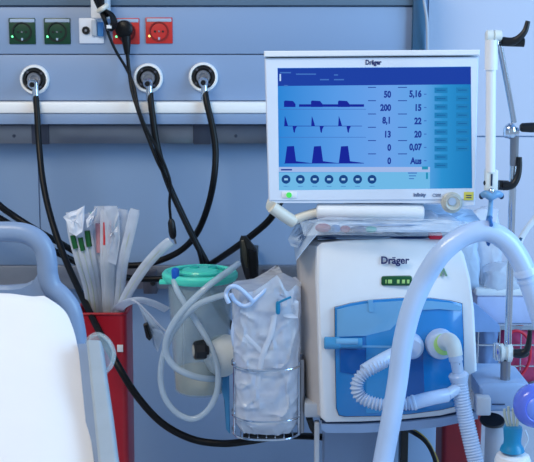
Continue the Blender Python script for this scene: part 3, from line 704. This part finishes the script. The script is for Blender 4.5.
# red bin under right
a = P(441, 430, 2.3); b = P(482, 430, 2.3)
rb2 = thing('red_container', ((a.x+b.x)/2, 2.36, 0), 'red container behind the ventilator trolley at the bottom right', 'bin')
zt2 = P(460, 405, 2.3).z
obj('body', MB().faces([rrect(a.x+.01, b.x-.01, 2.3, 2.42, .01, 0), rrect(a.x, b.x, 2.29, 2.43, .012, zt2)]), 'red_shaded', rb2)
obj('lid', MB().rbox((a.x-.004, 2.285, zt2), (b.x+.004, 2.435, zt2+.02), .006), 'red_shaded', rb2)

# ================================================================ monitor
MY = 1.98
mo = thing('ventilator_monitor', P(372, 205, MY+.04), 'large white-framed ventilator screen with blue waveforms, above the ventilator', 'monitor')
def frame_ring(outer_, inner_, Y, depth):
    m_ = MB(); n_ = 4
    fo = [P(x, y, Y) for x, y in outer_]; fi = [P(x, y, Y) for x, y in inner_]
    d = Vector((0, depth, 0)); d2 = Vector((0, .004, 0))
    co = sum(fo, Vector())/4
    ring = [[q+d for q in fo], [q+d2 for q in fo], [q+(co-q)*.012 for q in fo], fi, [q+Vector((0, .004, 0)) for q in fi]]
    return m_.faces(ring, caps=False)
obj('bezel', frame_ring([(264.5, 58), (479, 56.5), (475.5, 200), (268.5, 201)], [(277.5, 68), (471, 66.5), (472.5, 188.5), (279, 190.5)], MY, .05), 'monitor_white', mo)
obj('top_trim', MB().poly([(264, 51), (480, 49.7), (479.6, 55.3), (264, 57)], MY-.006, .056, .0015), 'white', mo)
obj('chin', MB().poly([(268.5, 199.5), (475.5, 198.5), (475, 206), (460, 208), (440, 204), (400, 203), (300, 202), (269, 202)], MY+.002, .044, .002), 'monitor_white', mo)
obj('back_cover', MB().faces([[P(x, y, MY+.046) for x, y in ((266, 54), (477, 53), (474, 199), (270, 200))], [P(x, y, MY+.046)+Vector((0, .03, 0)) for x, y in ((285, 70), (458, 70), (455, 188), (288, 188))]]), 'grey_plastic', mo)
ZS = MY+.004
so = [(277.5, 68), (471, 66.5), (472.5, 188.5), (279, 190.5)]
scn = obj('screen', MB().poly(so, ZS, .004), 'screen', mo, smooth=False, label='lit screen with waveforms and readings')
SQ = ZS-.0008
def scr(nm, outline, m_, lvl=0): return obj(nm, MB().poly(outline, SQ-lvl*.0004, .0004), m_, scn, smooth=False)
def R(x0, y0, x1, y1): return [(x0, y0), (x1, y0), (x1, y1), (x0, y1)]
scr('header_bar', [(277.7, 68.4), (470.8, 67), (471, 84.3), (278, 86)], 'scr_header')
scr('control_row', [(279, 172.5), (430, 172), (430, 188.6), (279, 190.2)], 'scr_row')
scr('caption_strip', R(278.8, 167, 430, 172), 'scr_strip')
scr('caption', R(281, 169, 292, 170.5), 'scr_num', 1)
scr('status_block', R(430, 181, 472, 188), 'scr_teal') if False else None
for y in (109, 137): scr('divider', R(279, y, 366, y+.5), 'scr_line')
for x0, x1, y0 in ((280, 291, 72), (296, 316, 73.5), (320, 329, 79), (334, 344, 79), (334, 338, 74.3), (284, 288, 85)):
    scr('header_text', R(x0, y0, x1, y0+1.3), 'scr_line', 1)
scr('header_icon', R(279.5, 74, 281, 81), 'scr_white', 1)
scr('pressure_trace', R(299, 104.3, 364, 106.8), 'scr_dark')
for x in (284, 311, 338):
    scr('pressure_trace', [(x, 107), (x, 101.5), (x+1, 100.5), (x+9, 101), (x+11.5, 104), (x+11.5, 107)], 'scr_dark', 1)
    scr('flow_trace', [(x+.2, 126), (x+.8, 116), (x+2, 119), (x+3.5, 124), (x+4, 126)], 'scr_dark', 1)
    scr('flow_trace', [(x+8.5, 126), (x+13, 126), (x+11.4, 129), (x+10.7, 133), (x+9.6, 132)], 'scr_dark', 1)
    scr('volume_trace', [(x+.8, 163.2), (x+3, 146.4), (x+10, 146), (x+12.3, 163.2)], 'scr_dark', 1)
    scr('volume_trace', [(x+12, 163.2), (x+12, 161.2), (x+26, 163)], 'scr_dark', 1)
scr('flow_baseline', R(284, 125.8, 362, 126.3), 'scr_dark')
scr('volume_baseline', R(284, 163, 364, 163.5), 'scr_dark')
for x in (286, 300.3, 314.7, 329, 343.4, 357.6, 372):
    bt = obj('touch_button', MB().lathe(P(x, 179.3, SQ), (0, -1, 0), [(0, 4.5*S(MY)), (.0005, 4.5*S(MY))], 20), 'scr_btn', scn, smooth=False)
    obj('button_mark', MB().poly(R(x-1.8, 178.3, x+1.8, 180.3), SQ-.0009, .0003), 'scr_btn_in', bt, smooth=False)
    scr('button_caption', R(x-2.5, 186, x+2.5, 186.7), 'scr_line')
for i, (a1, a2) in enumerate((('50', '5,16'), ('200', '15'), ('8,1', '22'), ('13', '20'), ('0', '0,07'), ('0', 'Aus'))):
    y = 94.3+i*13.3
    txt('reading', a1, 6.2, 391, y, SQ-.0006, 'scr_num', scn, 'RIGHT', .4, .8)
    txt('reading', a2, 6.2, 421.5, y, SQ-.0006, 'scr_num', scn, 'RIGHT', .4, .8)
    scr('reading_caption', R(368, y-7.3, 376, y-6.5), 'scr_num', 1); scr('reading_caption', R(398, y-7.3, 407, y-6.5), 'scr_num', 1)
    scr('reading_unit', R(424, y-.6, 426.5, y+.4), 'scr_line', 1)
for i in range(10):
    y = 87.6+i*8.35
    scr('soft_key', R(434.5, y, 447.5, y+5.4), 'scr_key', 1)
    scr('key_caption', R(436.5, y+2.1, 445.5, y+3.1), 'scr_keytext', 2)
    if i < 8:
        scr('soft_key', R(456, y-.2, 469, y+5.2), 'scr_key', 1); scr('key_caption', R(458, y+2, 467, y+3), 'scr_keytext', 2)
for x0, y0, x1, y1 in ((408, 172.5, 417, 173.6), (409, 175.4, 416, 176.3), (409, 178.2, 414, 179.1), (426, 172.5, 428, 179), (422, 166.5, 428, 169.5)):
    scr('status_text', R(x0, y0, x1, y1), 'scr_teal' if x0 > 418 else 'scr_line', 2)
txt('maker_mark', 'Dräger', 4.6, 373.3, 63, MY-.0004, 'ink', mo, 'CENTER', .2, .84)
txt('model_mark', 'infinity', 3.4, 413.5, 195.2, MY-.0006, 'ink_grey', mo, 'LEFT', .2, .95)
txt('model_mark', 'C500', 3.2, 432.5, 195.2, MY-.0006, 'ink_grey', mo, 'LEFT', 0, .85)
pb = obj('power_button', MB().lathe(P(289, 195, MY-.001), (0, -1, 0), [(0, 2.9*S(MY)), (.003, 2.7*S(MY)), (.003, .0004)], 20), 'lamp_green', mo, label='lit green power lamp')
obj('power_recess', MB().prect(282, 191.8, 297, 198.2, MY-.0016, .004, .0013), 'white', mo)
kn = obj('rotary_knob', MB().lathe(P(451.5, 202.5, MY+.0), (0, -1, .05), [(0, 10.7*S(MY)), (.004, 10.7*S(MY)), (.006, 9*S(MY)), (.016, 8.4*S(MY)), (.019, 7*S(MY)), (.017, 5*S(MY)), (.017, .001)], 36), 'beige_knob', mo)
obj('knob_cap', MB().lathe(P(452, 201.5, MY-.016), (0, -1, .05), [(0, 4*S(MY)), (.003, 3.8*S(MY)), (.003, .001)], 28), 'label_grey', kn)
obj('yellow_label', MB().prect(464, 192, 473.5, 200.3, MY-.0006, .002, .0004), 'yellow_label', mo)
for y in (195, 197.2): obj('label_mark', MB().poly(R(466, y, 471.5, y+.9), MY-.001, .0005), 'ink', mo, smooth=False)
# mount handle
t = mo
obj('mount_arm', MB().tube(T((272, 207, 1.985), (281, 213.5, 1.99), (294, 222, 2.0)), .0115, 16), 'cream', mo)
obj('mount_arm', MB().tube(T((292, 221, 2.0), (304, 216, 2.0), (320, 211.5, 1.995)), .0085, 16), 'cream', mo)
obj('mount_arm', MB().tube(T((272, 207, 1.985), (273, 203, 2.0), (276, 197, 2.03)), .0115, 16), 'cream', mo)
c_ = P(316, 211.5, 1.995)
obj('hand_grip', MB().lathe(c_, (1, 0, -.01), [(0, .008), (.002, .0135), (.006, .015), (.19, .015), (.196, .0135), (.198, .008)], 24), 'white', mo)
obj('neck', MB().rbox((P(345, 240, 2.08).x, 2.07, P(345, 244, 2.08).z), (P(425, 240, 2.08).x, 2.16, P(345, 190, 2.08).z), .012), 'white', mo)

# ================================================================ packets lying on the ventilator
zt_ = P(400, 238, 2.0).z
def packet(x0, x1, yb, Y, dep, th, label, m_='packet_pale', marks=(), seed=0, drape=0, film=None):
    t = thing('sterile_packet', P((x0+x1)/2, yb, Y), label, 'packet', 'sterile packets stacked on the ventilator')
    A = P(x0, yb, Y); B = P(x1, yb, Y); rows = []
    for i in range(9):
        v = i/8; r = []
        for j in range(33):
            u = j/32; q = A.lerp(B, u)+Vector((0, dep*v, 0))
            env = (min(1, u*8)*min(1, (1-u)*8)*min(1, v*5+.15)*min(1, (1-v)*5+.15))
            q.z += th*env + .0025*noise.noise(Vector((u*9+seed, v*4, seed)))
            if drape and u < .14: q.z -= drape*((.14-u)/.14)**1.3; q.x += .0*u
            r.append(q)
        rows.append(r)
    obj('wrapper', MB().grid(rows, (0, 0, -.0018)), m_, t)
    for x_0, x_1, mm, hh in marks:
        q0 = P(x_0, yb, Y-.0015); q1 = P(x_1, yb, Y-.0015)
        cm = (q0+q1)/2; hw = (q1.x-q0.x)/2
        obj('packed_item', MB().ell((cm.x, Y-.001, cm.z+hh*.55), hw*1.15, .009, hh*.5), mm, t)
    if film:
        f = [P(x, y, Y-.012) for x, y in film]; c = sum(f, Vector())/len(f); f2 = []
        for a_, b_ in zip(f, f[1:]+f[:1]): f2 += [a_.lerp(b_, k_/6) for k_ in range(6)]
        f2.append(f2[0])
        rr_ = [[c.lerp(q, max(i/9, .02))+Vector((0, -.010*(1-(i/9)**2)+.007*noise.noise(Vector((q.x*50*(i/9), q.z*90*(i/9), i*.2))), 0)) for q in f2] for i in range(10)]
        obj('crinkled_film', MB().grid(rr_, (0, .0015, 0)), 'thin_film', t)
    return t
packet(318, 458, 239, 2.0, .15, .012, 'lowest flat pale packet directly on the ventilator top', 'packet_pale', ((322, 336, 'packet_navy', .003), (392, 425, 'packet_navy', .004)), 1)
packet(296, 478, 233, 1.975, .14, .024, 'clear packet with blue and red contents drooping over the left corner', 'packet_pale', ((316, 330, 'packet_red', .017), (331, 340, 'packet_blue', .015), (340, 350, 'packet_red', .013), (351, 365, 'packet_navy', .012), (366, 376, 'turq_deep', .012)), 5, .05, [(300, 222), (330, 217), (380, 218), (430, 219), (470, 222), (478, 232), (440, 236), (380, 236), (330, 235), (304, 236)])
packet(322, 452, 226, 1.99, .12, .02, 'upper pale blue packet below the cream grip', 'packet_pale', ((345, 420, 'packet_blue', .004),), 9)
tag(obj('red_tab', MB().prect(429.5, 233.5, 442.5, 239.5, 1.99, .02, .002), 'red_flag'), 'small bright red tab lying on the right of the ventilator top', 'tab')
crumple('plastic_wrap', [(288, 240), (296, 224), (312, 216), (322, 218), (312, 228), (302, 240), (298, 248), (291, 246)], 2.015, 'loose clear plastic corner hanging off the top left of the ventilator', m='packet_pale', amp=.012)
crumple('plastic_wrap', [(400, 203), (440, 205), (472, 210), (484, 225), (470, 238), (440, 236), (410, 234), (398, 222)], 2.07, 'large crinkled clear plastic wrap bulging out under the right of the monitor', m='packet_pale', amp=.02, depth=.012)

# ================================================================ breathing circuit
tag(obj('breathing_tube', MB().tube(T((376, 500, 1.80), (383, 462, 1.82), (391, 420, 1.83), (397.5, 382, 1.84), (402.5, 345, 1.84), (411, 310, 1.84), (424, 280, 1.84), (441, 254, 1.83), (462, 237, 1.83), (485, 231, 1.83), (505, 240, 1.83), (519, 258, 1.83), (529, 282, 1.83), (538, 308, 1.83), (549, 345, 1.83), (560, 400, 1.8), (560, 520, 1.75), (470, 590, 1.7), (400, 560, 1.76), (376, 500, 1.80)), .0178, 24), 'tube_white'),
    'large pale blue ventilator hose arching over the front of the ventilator', 'breathing tube')
t = thing('hose_cuff', P(528, 276, 1.83), 'pale collar on the right descending part of the large hose', 'cuff')
obj('collar', MB().lathe(P(524.5, 268, 1.83), P(531, 290, 1.83)-P(524.5, 268, 1.83), [(0, .0185), (.004, .0205), (.012, .0205), (.014, .0185)], 28), 'tube_white', t)
obj('collar_line', MB().lathe(P(527.8, 279, 1.83), P(531, 290, 1.83)-P(524.5, 268, 1.83), [(0, .0187), (.004, .0187)], 28), 'tube_white', t)
ct = thing('corrugated_tube', P(380, 405, 1.9), 'short translucent corrugated tube bent in a U across the blue door', 'corrugated tube')
obj('bellows', MB().corr(T((385, 361, 1.915), (372, 368, 1.90), (361, 376, 1.895), (356.5, 386, 1.892), (360, 396, 1.89), (370, 402, 1.885), (384, 405, 1.882), (400, 404.5, 1.88), (412, 403, 1.88)), .0125, .0062, .3, 18), 'corr', ct)
obj('upper_cuff', MB().tube(T((364, 371, 1.898), (378, 362.5, 1.91), (392, 355, 1.925), (408, 348, 1.95)), .0125, 18), 'corr', ct)
obj('right_cuff', MB().tube(T((410, 403.5, 1.88), (430, 398.5, 1.88), (447, 395, 1.89)), .0125, 18), 'tube_white', ct)
obj('cuff_ring', MB().lathe(P(412, 403, 1.88), P(430, 398, 1.88)-P(412, 403, 1.88), [(0, .0125), (.002, .0142), (.005, .0142), (.007, .0125)], 20), 'corr', ct)
it = thing('breathing_tube', P(466, 430, 1.88), 'corrugated breathing tube hanging from the elbow with the green ring', 'breathing tube')
k = S(1.92)
obj('elbow', MB().tube(T((446, 342, 1.955), (449, 341, 1.93), (453, 345, 1.915), (455.5, 356, 1.91)), lambda u: (9.5-2.0*u)*k, 20), 'port_white', it, label='white elbow with green ring behind it')
obj('connector', MB().lathe(P(455, 354, 1.91), P(459, 378, 1.91)-P(455, 354, 1.91), [(0, 7.2*k), (.012, 7.2*k), (.013, 6.2*k), (.034, 6.0*k), (.036, 9*k), (.040, 10.5*k), (.044, 10*k), (.052, 8.5*k), (.075, 7.6*k)], 24), 'corr', it)
obj('connector_slot', MB().prect(457, 363, 460, 371, 1.9, .004, .001), 'line_dark', it)
obj('side_branch', MB().tube(T((447, 395, 1.89), (455, 390, 1.9), (463, 388, 1.91)), .0105, 16), 'corr', it)
obj('hose', MB().corr(T((459, 380, 1.91), (461.5, 398, 1.905), (466, 420, 1.9), (472, 446, 1.89), (477, 470, 1.88), (481, 520, 1.86), (470, 560, 1.82), (440, 590, 1.8)), .0155, .0052, .14, 20), 'corr', it)

# ================================================================ support arm & pole at the right
AY = 1.86; ka = S(AY)
sa = thing('support_arm', P(492, 200, AY), 'white jointed hose support arm with black levers, right of the monitor', 'support arm')
obj('upper_tube', MB().tube(T((491.5, 40, AY), (491, 70, AY)), 6.4*ka, 20, smooth=False), 'white', sa)
obj('white_tube', MB().tube(T((491, 66, AY), (490.3, 172, AY)), 5.0*ka, 20, smooth=False), 'white', sa)
obj('top_joint', MB().lathe(P(485.5, 36, AY), (1, 0, 0), [(0, 4*ka), (.002, 5.8*ka), (.012, 6*ka), (.0125, 4.4*ka), (.0145, 4.4*ka), (.015, 6*ka), (.026, 5.8*ka), (.027, 4*ka)], 26), 'port_white', sa)
obj('joint_clevis', MB().prect(487, 34, 499.5, 48, AY-.006, .014, .004), 'chrome', sa)
lv = obj('top_lever', MB().tube(T((503, 41.5, AY-.004), (512, 41.5, AY-.006), (519, 38, AY-.008), (525, 31, AY-.008), (528, 21, AY-.008)), lambda u: (4.6-2.2*u)*ka, 14, squash=.8), 'black', sa)
obj('lever_hub', MB().tube(T((500, 41.5, AY), (508, 42, AY), (524, 42.5, AY)), 4.4*ka, 14, smooth=False), 'black', lv)
obj('stay_rod', MB().tube(T((499, 42, AY+.02), (503, 62, AY+.03), (509, 94, AY+.045), (514, 122, AY+.06)), 3.1*ka, 14), 'chrome', sa)
obj('middle_joint', MB().ell(P(510.5, 131, AY+.06), 7*ka, 7*ka, 8.5*ka), 'chrome', sa)
obj('joint_collar', MB().lathe(P(504, 132, AY+.06), (1, 0, 0), [(0, 3*ka), (.001, 6*ka), (.006, 6.6*ka), (.008, 6*ka), (.010, 5*ka), (.024, 5*ka), (.026, 3*ka)], 24), 'chrome', sa)
obj('middle_knob', MB().lathe(P(520, 127.5, AY+.055), (1, 0, 0), [(0, 3*ka), (.003, 4.6*ka), (.02, 5.2*ka), (.03, 5*ka), (.034, 3.6*ka)], 18), 'black', sa)
obj('lower_clevis', MB().prect(486, 170, 498, 192, AY-.006, .018, .003), 'port_white', sa)
obj('clevis_slot', MB().prect(491, 174, 492.4, 186, AY-.0075, .003, .0005), 'line_dark', sa)
obj('clevis_screw', MB().lathe(P(483.5, 183, AY), (1, 0, 0), [(0, .002), (.001, .004), (.004, .004)], 12), 'black', sa)
obj('blue_swivel', MB().tube(T((481, 196, AY), (486, 194, AY-.006), (491, 196.5, AY-.008), (497, 194, AY-.006), (502, 196, AY)), lambda u: (2.8+1.4*math.sin(u*math.pi))*ka, 14), 'swivel_blue', sa)
for x_ in (481.5, 501.5): obj('swivel_end', MB().ell(P(x_, 196, AY-.002), 2.6*ka, 2.6*ka, 3.4*ka), 'line_dark', sa)
obj('swivel_ball', MB().ell(P(491.5, 191, AY-.008), 3.2*ka, 3.2*ka, 3.4*ka), 'chrome', sa)
obj('hose_hook', MB().tube(T((491, 198, AY-.004), (490.5, 208, AY-.006), (489.5, 218, AY-.03)), lambda u: (2.4+1.9*max(0, u-.6))*ka, 12), 'swivel_blue', sa)
obj('hose_clip', MB().tube([P(489, 231, 1.83)+Vector((.0, math.cos(t_)*.0205, math.sin(t_)*.0205)) for t_ in [math.pi*(-.5+i/10*1.3) for i in range(11)]], .003, 8, squash=2), 'blue_clip', sa)
# pole
PYY = 1.95; kp = S(PYY)
pl = thing('equipment_pole', P(510, 385, PYY), 'vertical chrome pole with clamp levers at the right', 'pole')
obj('upper_rod', MB().tube(T((514.5, 136, AY+.07), (514, 165, 1.94)), 4.4*kp, 16, smooth=False), 'steel', pl)
obj('rod', MB().tube(T((514, 150, PYY), (512.3, 200, PYY), (506.5, 388, PYY)), 3.7*kp, 18, smooth=False), 'chrome', pl)
l2 = obj('upper_lever', MB().tube(T((503, 186, PYY-.02), (512, 185, PYY-.022), (517, 178, PYY-.022), (519.3, 168, PYY-.022), (519.8, 157, PYY-.022)), lambda u: (4.6-2.4*u)*kp, 14), 'black', pl)
obj('lever_hub', MB().tube(T((498.5, 185, PYY-.015), (508, 185.5, PYY-.015)), 5*kp, 14, smooth=False), 'black', l2)
cl = obj('clamp_ring', MB().lathe(P(499.5, 352.5, PYY), (1, 0, 0), [(0, 6*kp), (.001, 9*kp), (.006, 9.5*kp), (.007, 7.5*kp), (.012, 7.5*kp), (.013, 10*kp), (.021, 10*kp), (.023, 7*kp)], 28), 'port_white', pl)
obj('clamp_plate', MB().prect(495.5, 345, 500, 361, PYY-.02, .02, .002), 'chrome', pl)
obj('lower_socket', MB().tube(T((505.5, 360, PYY), (505, 387, PYY)), 5.2*kp, 18, smooth=False), 'steel', pl)
l3 = obj('lower_lever', MB().tube(T((514, 353, PYY-.012), (522, 353, PYY-.014), (527, 349, PYY-.016), (529, 341, PYY-.016), (530, 330, PYY-.016)), lambda u: (4.6-2.4*u)*kp, 14), 'black', pl)
obj('lever_hub', MB().ell(P(520, 353.5, PYY-.012), 10*kp, 5*kp, 5*kp), 'black', l3)
# pole mount block
t = thing('mounting_block', P(500, 400, 1.99), 'grey-blue mounting block at the foot of the chrome pole', 'mounting block')
obj('block', MB().poly([(480, 387), (488, 384), (522, 384), (532, 388), (534, 412), (484, 412), (480, 402)], 1.92, .14, .005), 'block_blue', t)
obj('bracket', MB().prect(477, 398, 491, 416, 1.9, .03, .003), 'grey_plastic', t)
obj('groove', MB().prect(492, 404, 505, 405, 1.918, .003, .0005), 'line_dark', t)
obj('rear_arm', MB().rbox((P(470, 395, 2.0).x, 2.0, P(480, 410, 2.0).z), (P(500, 395, 2.0).x, 2.06, P(480, 392, 2.0).z), .004), 'grey_plastic', t)
t = thing('black_disc_cap', P(498, 420, 1.93), 'black oval cap under the mounting block', 'cap')
obj('cap', MB().lathe(P(492, 421.5, 1.95), (0, -.28, 1), [(0, 12.6*kp), (.003, 13.2*kp), (.005, 12.6*kp), (.005, .001)], 32), 'black', t)
obj('grey_post', MB().lathe(Vector((P(498, 424, 1.95).x, 1.955, .0)), (0, 0, 1), [(0, .022), (P(498, 424, 1.95).z-.002, .022)], 28), 'grey_plastic', t)

# ================================================================ resuscitator, teal cap bottle
RY = 1.74; kr = S(RY)
rs = thing('resuscitator_bulb', P(535, 425, RY), 'round violet-blue bulb cut by the right edge of the picture', 'bulb')
c_ = P(535, 405, RY)
obj('bulb', MB().lathe(c_, (.1, -1, .05), [(-.034, 4*kr), (-.03, 12*kr), (-.018, 20*kr), (0, 23.5*kr), (.012, 22.5*kr), (.02, 19*kr), (.022, 15*kr), (.020, 12*kr)], 36), 'bulb', rs)
obj('bulb_inner', MB().lathe(c_+Vector((0, -.016, .0)), (.1, -1, .05), [(0, 14*kr), (.006, 12*kr), (.010, 7*kr), (.011, .001)], 30), 'bulb_light', rs)
obj('neck', MB().tube([c_+Vector((.02, .02, 0)), c_+Vector((.09, .04, -.03)), c_+Vector((.14, .05, -.12))], .015, 16), 'bulb', rs)
t = thing('specimen_tube', P(512, 455, 1.78), 'bottle with teal screw cap and pale stalks at the bottom right corner', 'bottle')
kk = S(1.78)
obj('cap', MB().lathe(P(513, 426, 1.78), (0, 0, -1), [(0, 7*kk), (.001, 9.3*kk), (.006, 10*kk), (.024, 9*kk), (.032, 9.5*kk), (.036, 11.5*kk), (.043, 13*kk), (.045, 11*kk)], 28), 'teal_cap', t)
obj('bottle', MB().lathe(P(513, 453.5, 1.78), (0, 0, -1), [(0, 12*kk), (.003, 17*kk), (.012, 19*kk), (.16, 19*kk), (.165, 17*kk)], 32), 'white', t)
for x0, x1 in ((508, 505), (511, 509), (514, 513.5), (517, 518)):
    obj('stalk', MB().tube(T((x0, 427, 1.78), (x1, 416, 1.78), (x1-.5, 406+abs(x1-510)*.6, 1.78)), 1.5*kk, 8), 'straw', t)
tb2 = thing('side_table', Vector((.5, 1.78, 0)), 'small white side table under the teal-capped bottle, below the picture edge', 'table')
zt3 = P(513, 453.5, 1.78).z-.165
obj('tabletop', MB().rbox((.36, 1.66, zt3-.03), (.62, 1.87, zt3), .006), 'white', tb2)
for x, y in ((.38, 1.68), (.6, 1.68), (.38, 1.85), (.6, 1.85)): obj('leg', MB().tube([(x, y, 0), (x, y, zt3-.02)], .01, 10, smooth=False), 'chrome', tb2)
# loose lines right
tag(obj('thin_tube', MB().tube(T((525, 430, 1.9), (528, 440, 1.9), (523, 452, 1.9), (527, 470, 1.9), (530, 520, 1.9)), .002, 8), 'clear_tube'), 'thin clear tube coiling down beside the teal cap', 'tube')

# ================================================================ shelf unit with supplies behind right
BX = 2.42
wk2 = thing('supply_basket', P(512, 385, BX), 'chrome wire basket with pink bags behind the pole at the right', 'basket')
zz = [P(510, y, BX).z for y in (325, 345, 366, 392)]
x0 = P(478, 350, BX).x; x1 = x0+.34
for z in zz:
    pts = [Vector((x0, BX, z)), Vector((x1, BX, z)), Vector((x1, BX+.16, z)), Vector((x0, BX+.16, z)), Vector((x0, BX, z))]
    obj('hoop', MB().tube(pts, .0022, 8, smooth=False), 'chrome', wk2)
for i in range(8):
    x = x0+(x1-x0)*i/7
    obj('upright_wire', MB().tube([(x, BX, zz[-1]), (x, BX, zz[0])], .0018, 6, smooth=False), 'chrome', wk2)
obj('tray', MB().rbox((x0, BX, zz[-1]-.01), (x1, BX+.16, zz[-1]), .002), 'grey_plastic', wk2)
obj('rear_hook', MB().rbox((x0+.1, BX+.15, zz[0]-.03), (x0+.2, 2.755, zz[0]), .002), 'steel', wk2)
def puffy(name, outline, Y, dep, label, m_, cat, amp=.01, group=None, dense=14):
    xs_ = [p[0] for p in outline]; f = [P(x, y, Y) for x, y in outline]
    c = sum(f, Vector())/len(f); pts = []
    for a_, b_ in zip(f, f[1:]+f[:1]): pts += [a_.lerp(b_, k_/4) for k_ in range(4)]
    rings = []
    for i in range(dense):
        th_ = math.pi*i/(dense-1); s_ = max(.03, abs(math.sin(th_))**.45); yy = -math.cos(th_)*dep/2
        rings.append([c+(q-c)*s_ + Vector((0, yy+dep/2, 0)) + Vector((noise.noise(q*40+Vector((i*.3, 0, 0))), noise.noise(q*35+Vector((0, i*.3, 5))), noise.noise(q*45+Vector((i*.3, 7, 0)))))*amp*s_ for q in pts])
    return tag(obj(name, MB().faces(rings), m_), label, cat, group)
puffy('plastic_bag', [(501, 330), (520, 325), (540, 330), (550, 360), (545, 386), (505, 387), (499, 360)], BX+.01, .1, 'pink bag inside the wire basket, half hidden by the chrome pole', 'pink', 'bag')
puffy('plastic_bag', [(546, 332), (580, 330), (590, 360), (580, 386), (550, 387)], BX+.01, .1, 'pink bag beyond the right edge in the wire basket', 'pink', 'bag') if False else None
puffy('folded_drape', [(479, 322), (492, 318), (501, 330), (500, 360), (502, 384), (480, 386)], BX+.01, .09, 'blue folded drape at the left end of the rear wire basket', 'drape_blue', 'drape')
tag(obj('red_tube', MB().tube(T((505, 340, BX-.01), (514, 331, BX-.012), (524, 334, BX-.012), (530, 345, BX-.012), (529, 362, BX-.01), (520, 376, BX-.008), (508, 379, BX)), .0035, 10), 'red_flag'), 'red tube looping in front of the pink bag', 'tube')
# box above
t = thing('storage_box', P(520, 312, 2.5), 'pale lavender box behind the chrome pole above the wire basket', 'box')
a = P(476, 324, 2.44); b = P(590, 296, 2.44)
obj('box_body', MB().rbox((a.x, 2.44, a.z+.0), (b.x, 2.58, b.z), .006), 'lavender', t)
obj('box_lid', MB().rbox((a.x-.004, 2.435, b.z), (b.x+.004, 2.585, b.z+.018), .006), 'white', t)
obj('shelf', MB().rbox((a.x-.02, 2.43, a.z-.012), (b.x+.02, 2.756, a.z-.0), .002), 'grey_plastic', t)
obj('blue_side', MB().faces([[P(472, 303, 2.40), P(478, 306, 2.40), P(500, 326, 2.40), P(500, 332, 2.40), P(472, 332, 2.40)], [q+Vector((0, .03, 0)) for q in (P(472, 303, 2.40), P(478, 306, 2.40), P(500, 326, 2.40), P(500, 332, 2.40), P(472, 332, 2.40))]]), 'drape_blue', t)
bz = b.z+.018
# wrapped bags standing on the box
bgp = 'clear wrapped supplies standing behind the arm'
puffy('wrapped_supply', [(452, 238), (466, 236), (478, 240), (482, 262), (480, 291), (456, 292)], 2.44, .05, 'upright clear wrapped pack just right of the ventilator corner', 'packet_pale', 'wrapped pack', .008, bgp)
puffy('wrapped_supply', [(474, 215), (486, 208), (500, 212), (504, 240), (502, 291), (478, 291)], 2.47, .06, 'taller clear wrapped pack standing behind the hose support hook', 'film_dense', 'wrapped pack', .01, bgp)
puffy('wrapped_supply', [(486, 270), (505, 262), (524, 268), (529, 282), (522, 292), (488, 292)], 2.43, .06, 'low crumpled clear pack lying at the foot of the chrome pole on the box', 'film_dense', 'wrapped pack', .012, bgp)
t = thing('syringe_wrapper', P(521, 240, 2.4), 'slanted white wrapped stick at the right edge above the large hose', 'wrapper', None)
obj('wrapper', MB().tube(T((520, 290, 2.46), (518, 262, 2.44), (519, 244, 2.42), (526, 230, 2.41), (537, 216, 2.40)), lambda u: 1.2*S(2.4) if u < .5 else 3.6*S(2.4), 10, squash=.5), 'white', t)
obj('grey_tip', MB().tube(T((517, 245, 2.42), (521, 237, 2.415)), 2.4*S(2.4), 8, smooth=False), 'teal_end', t)
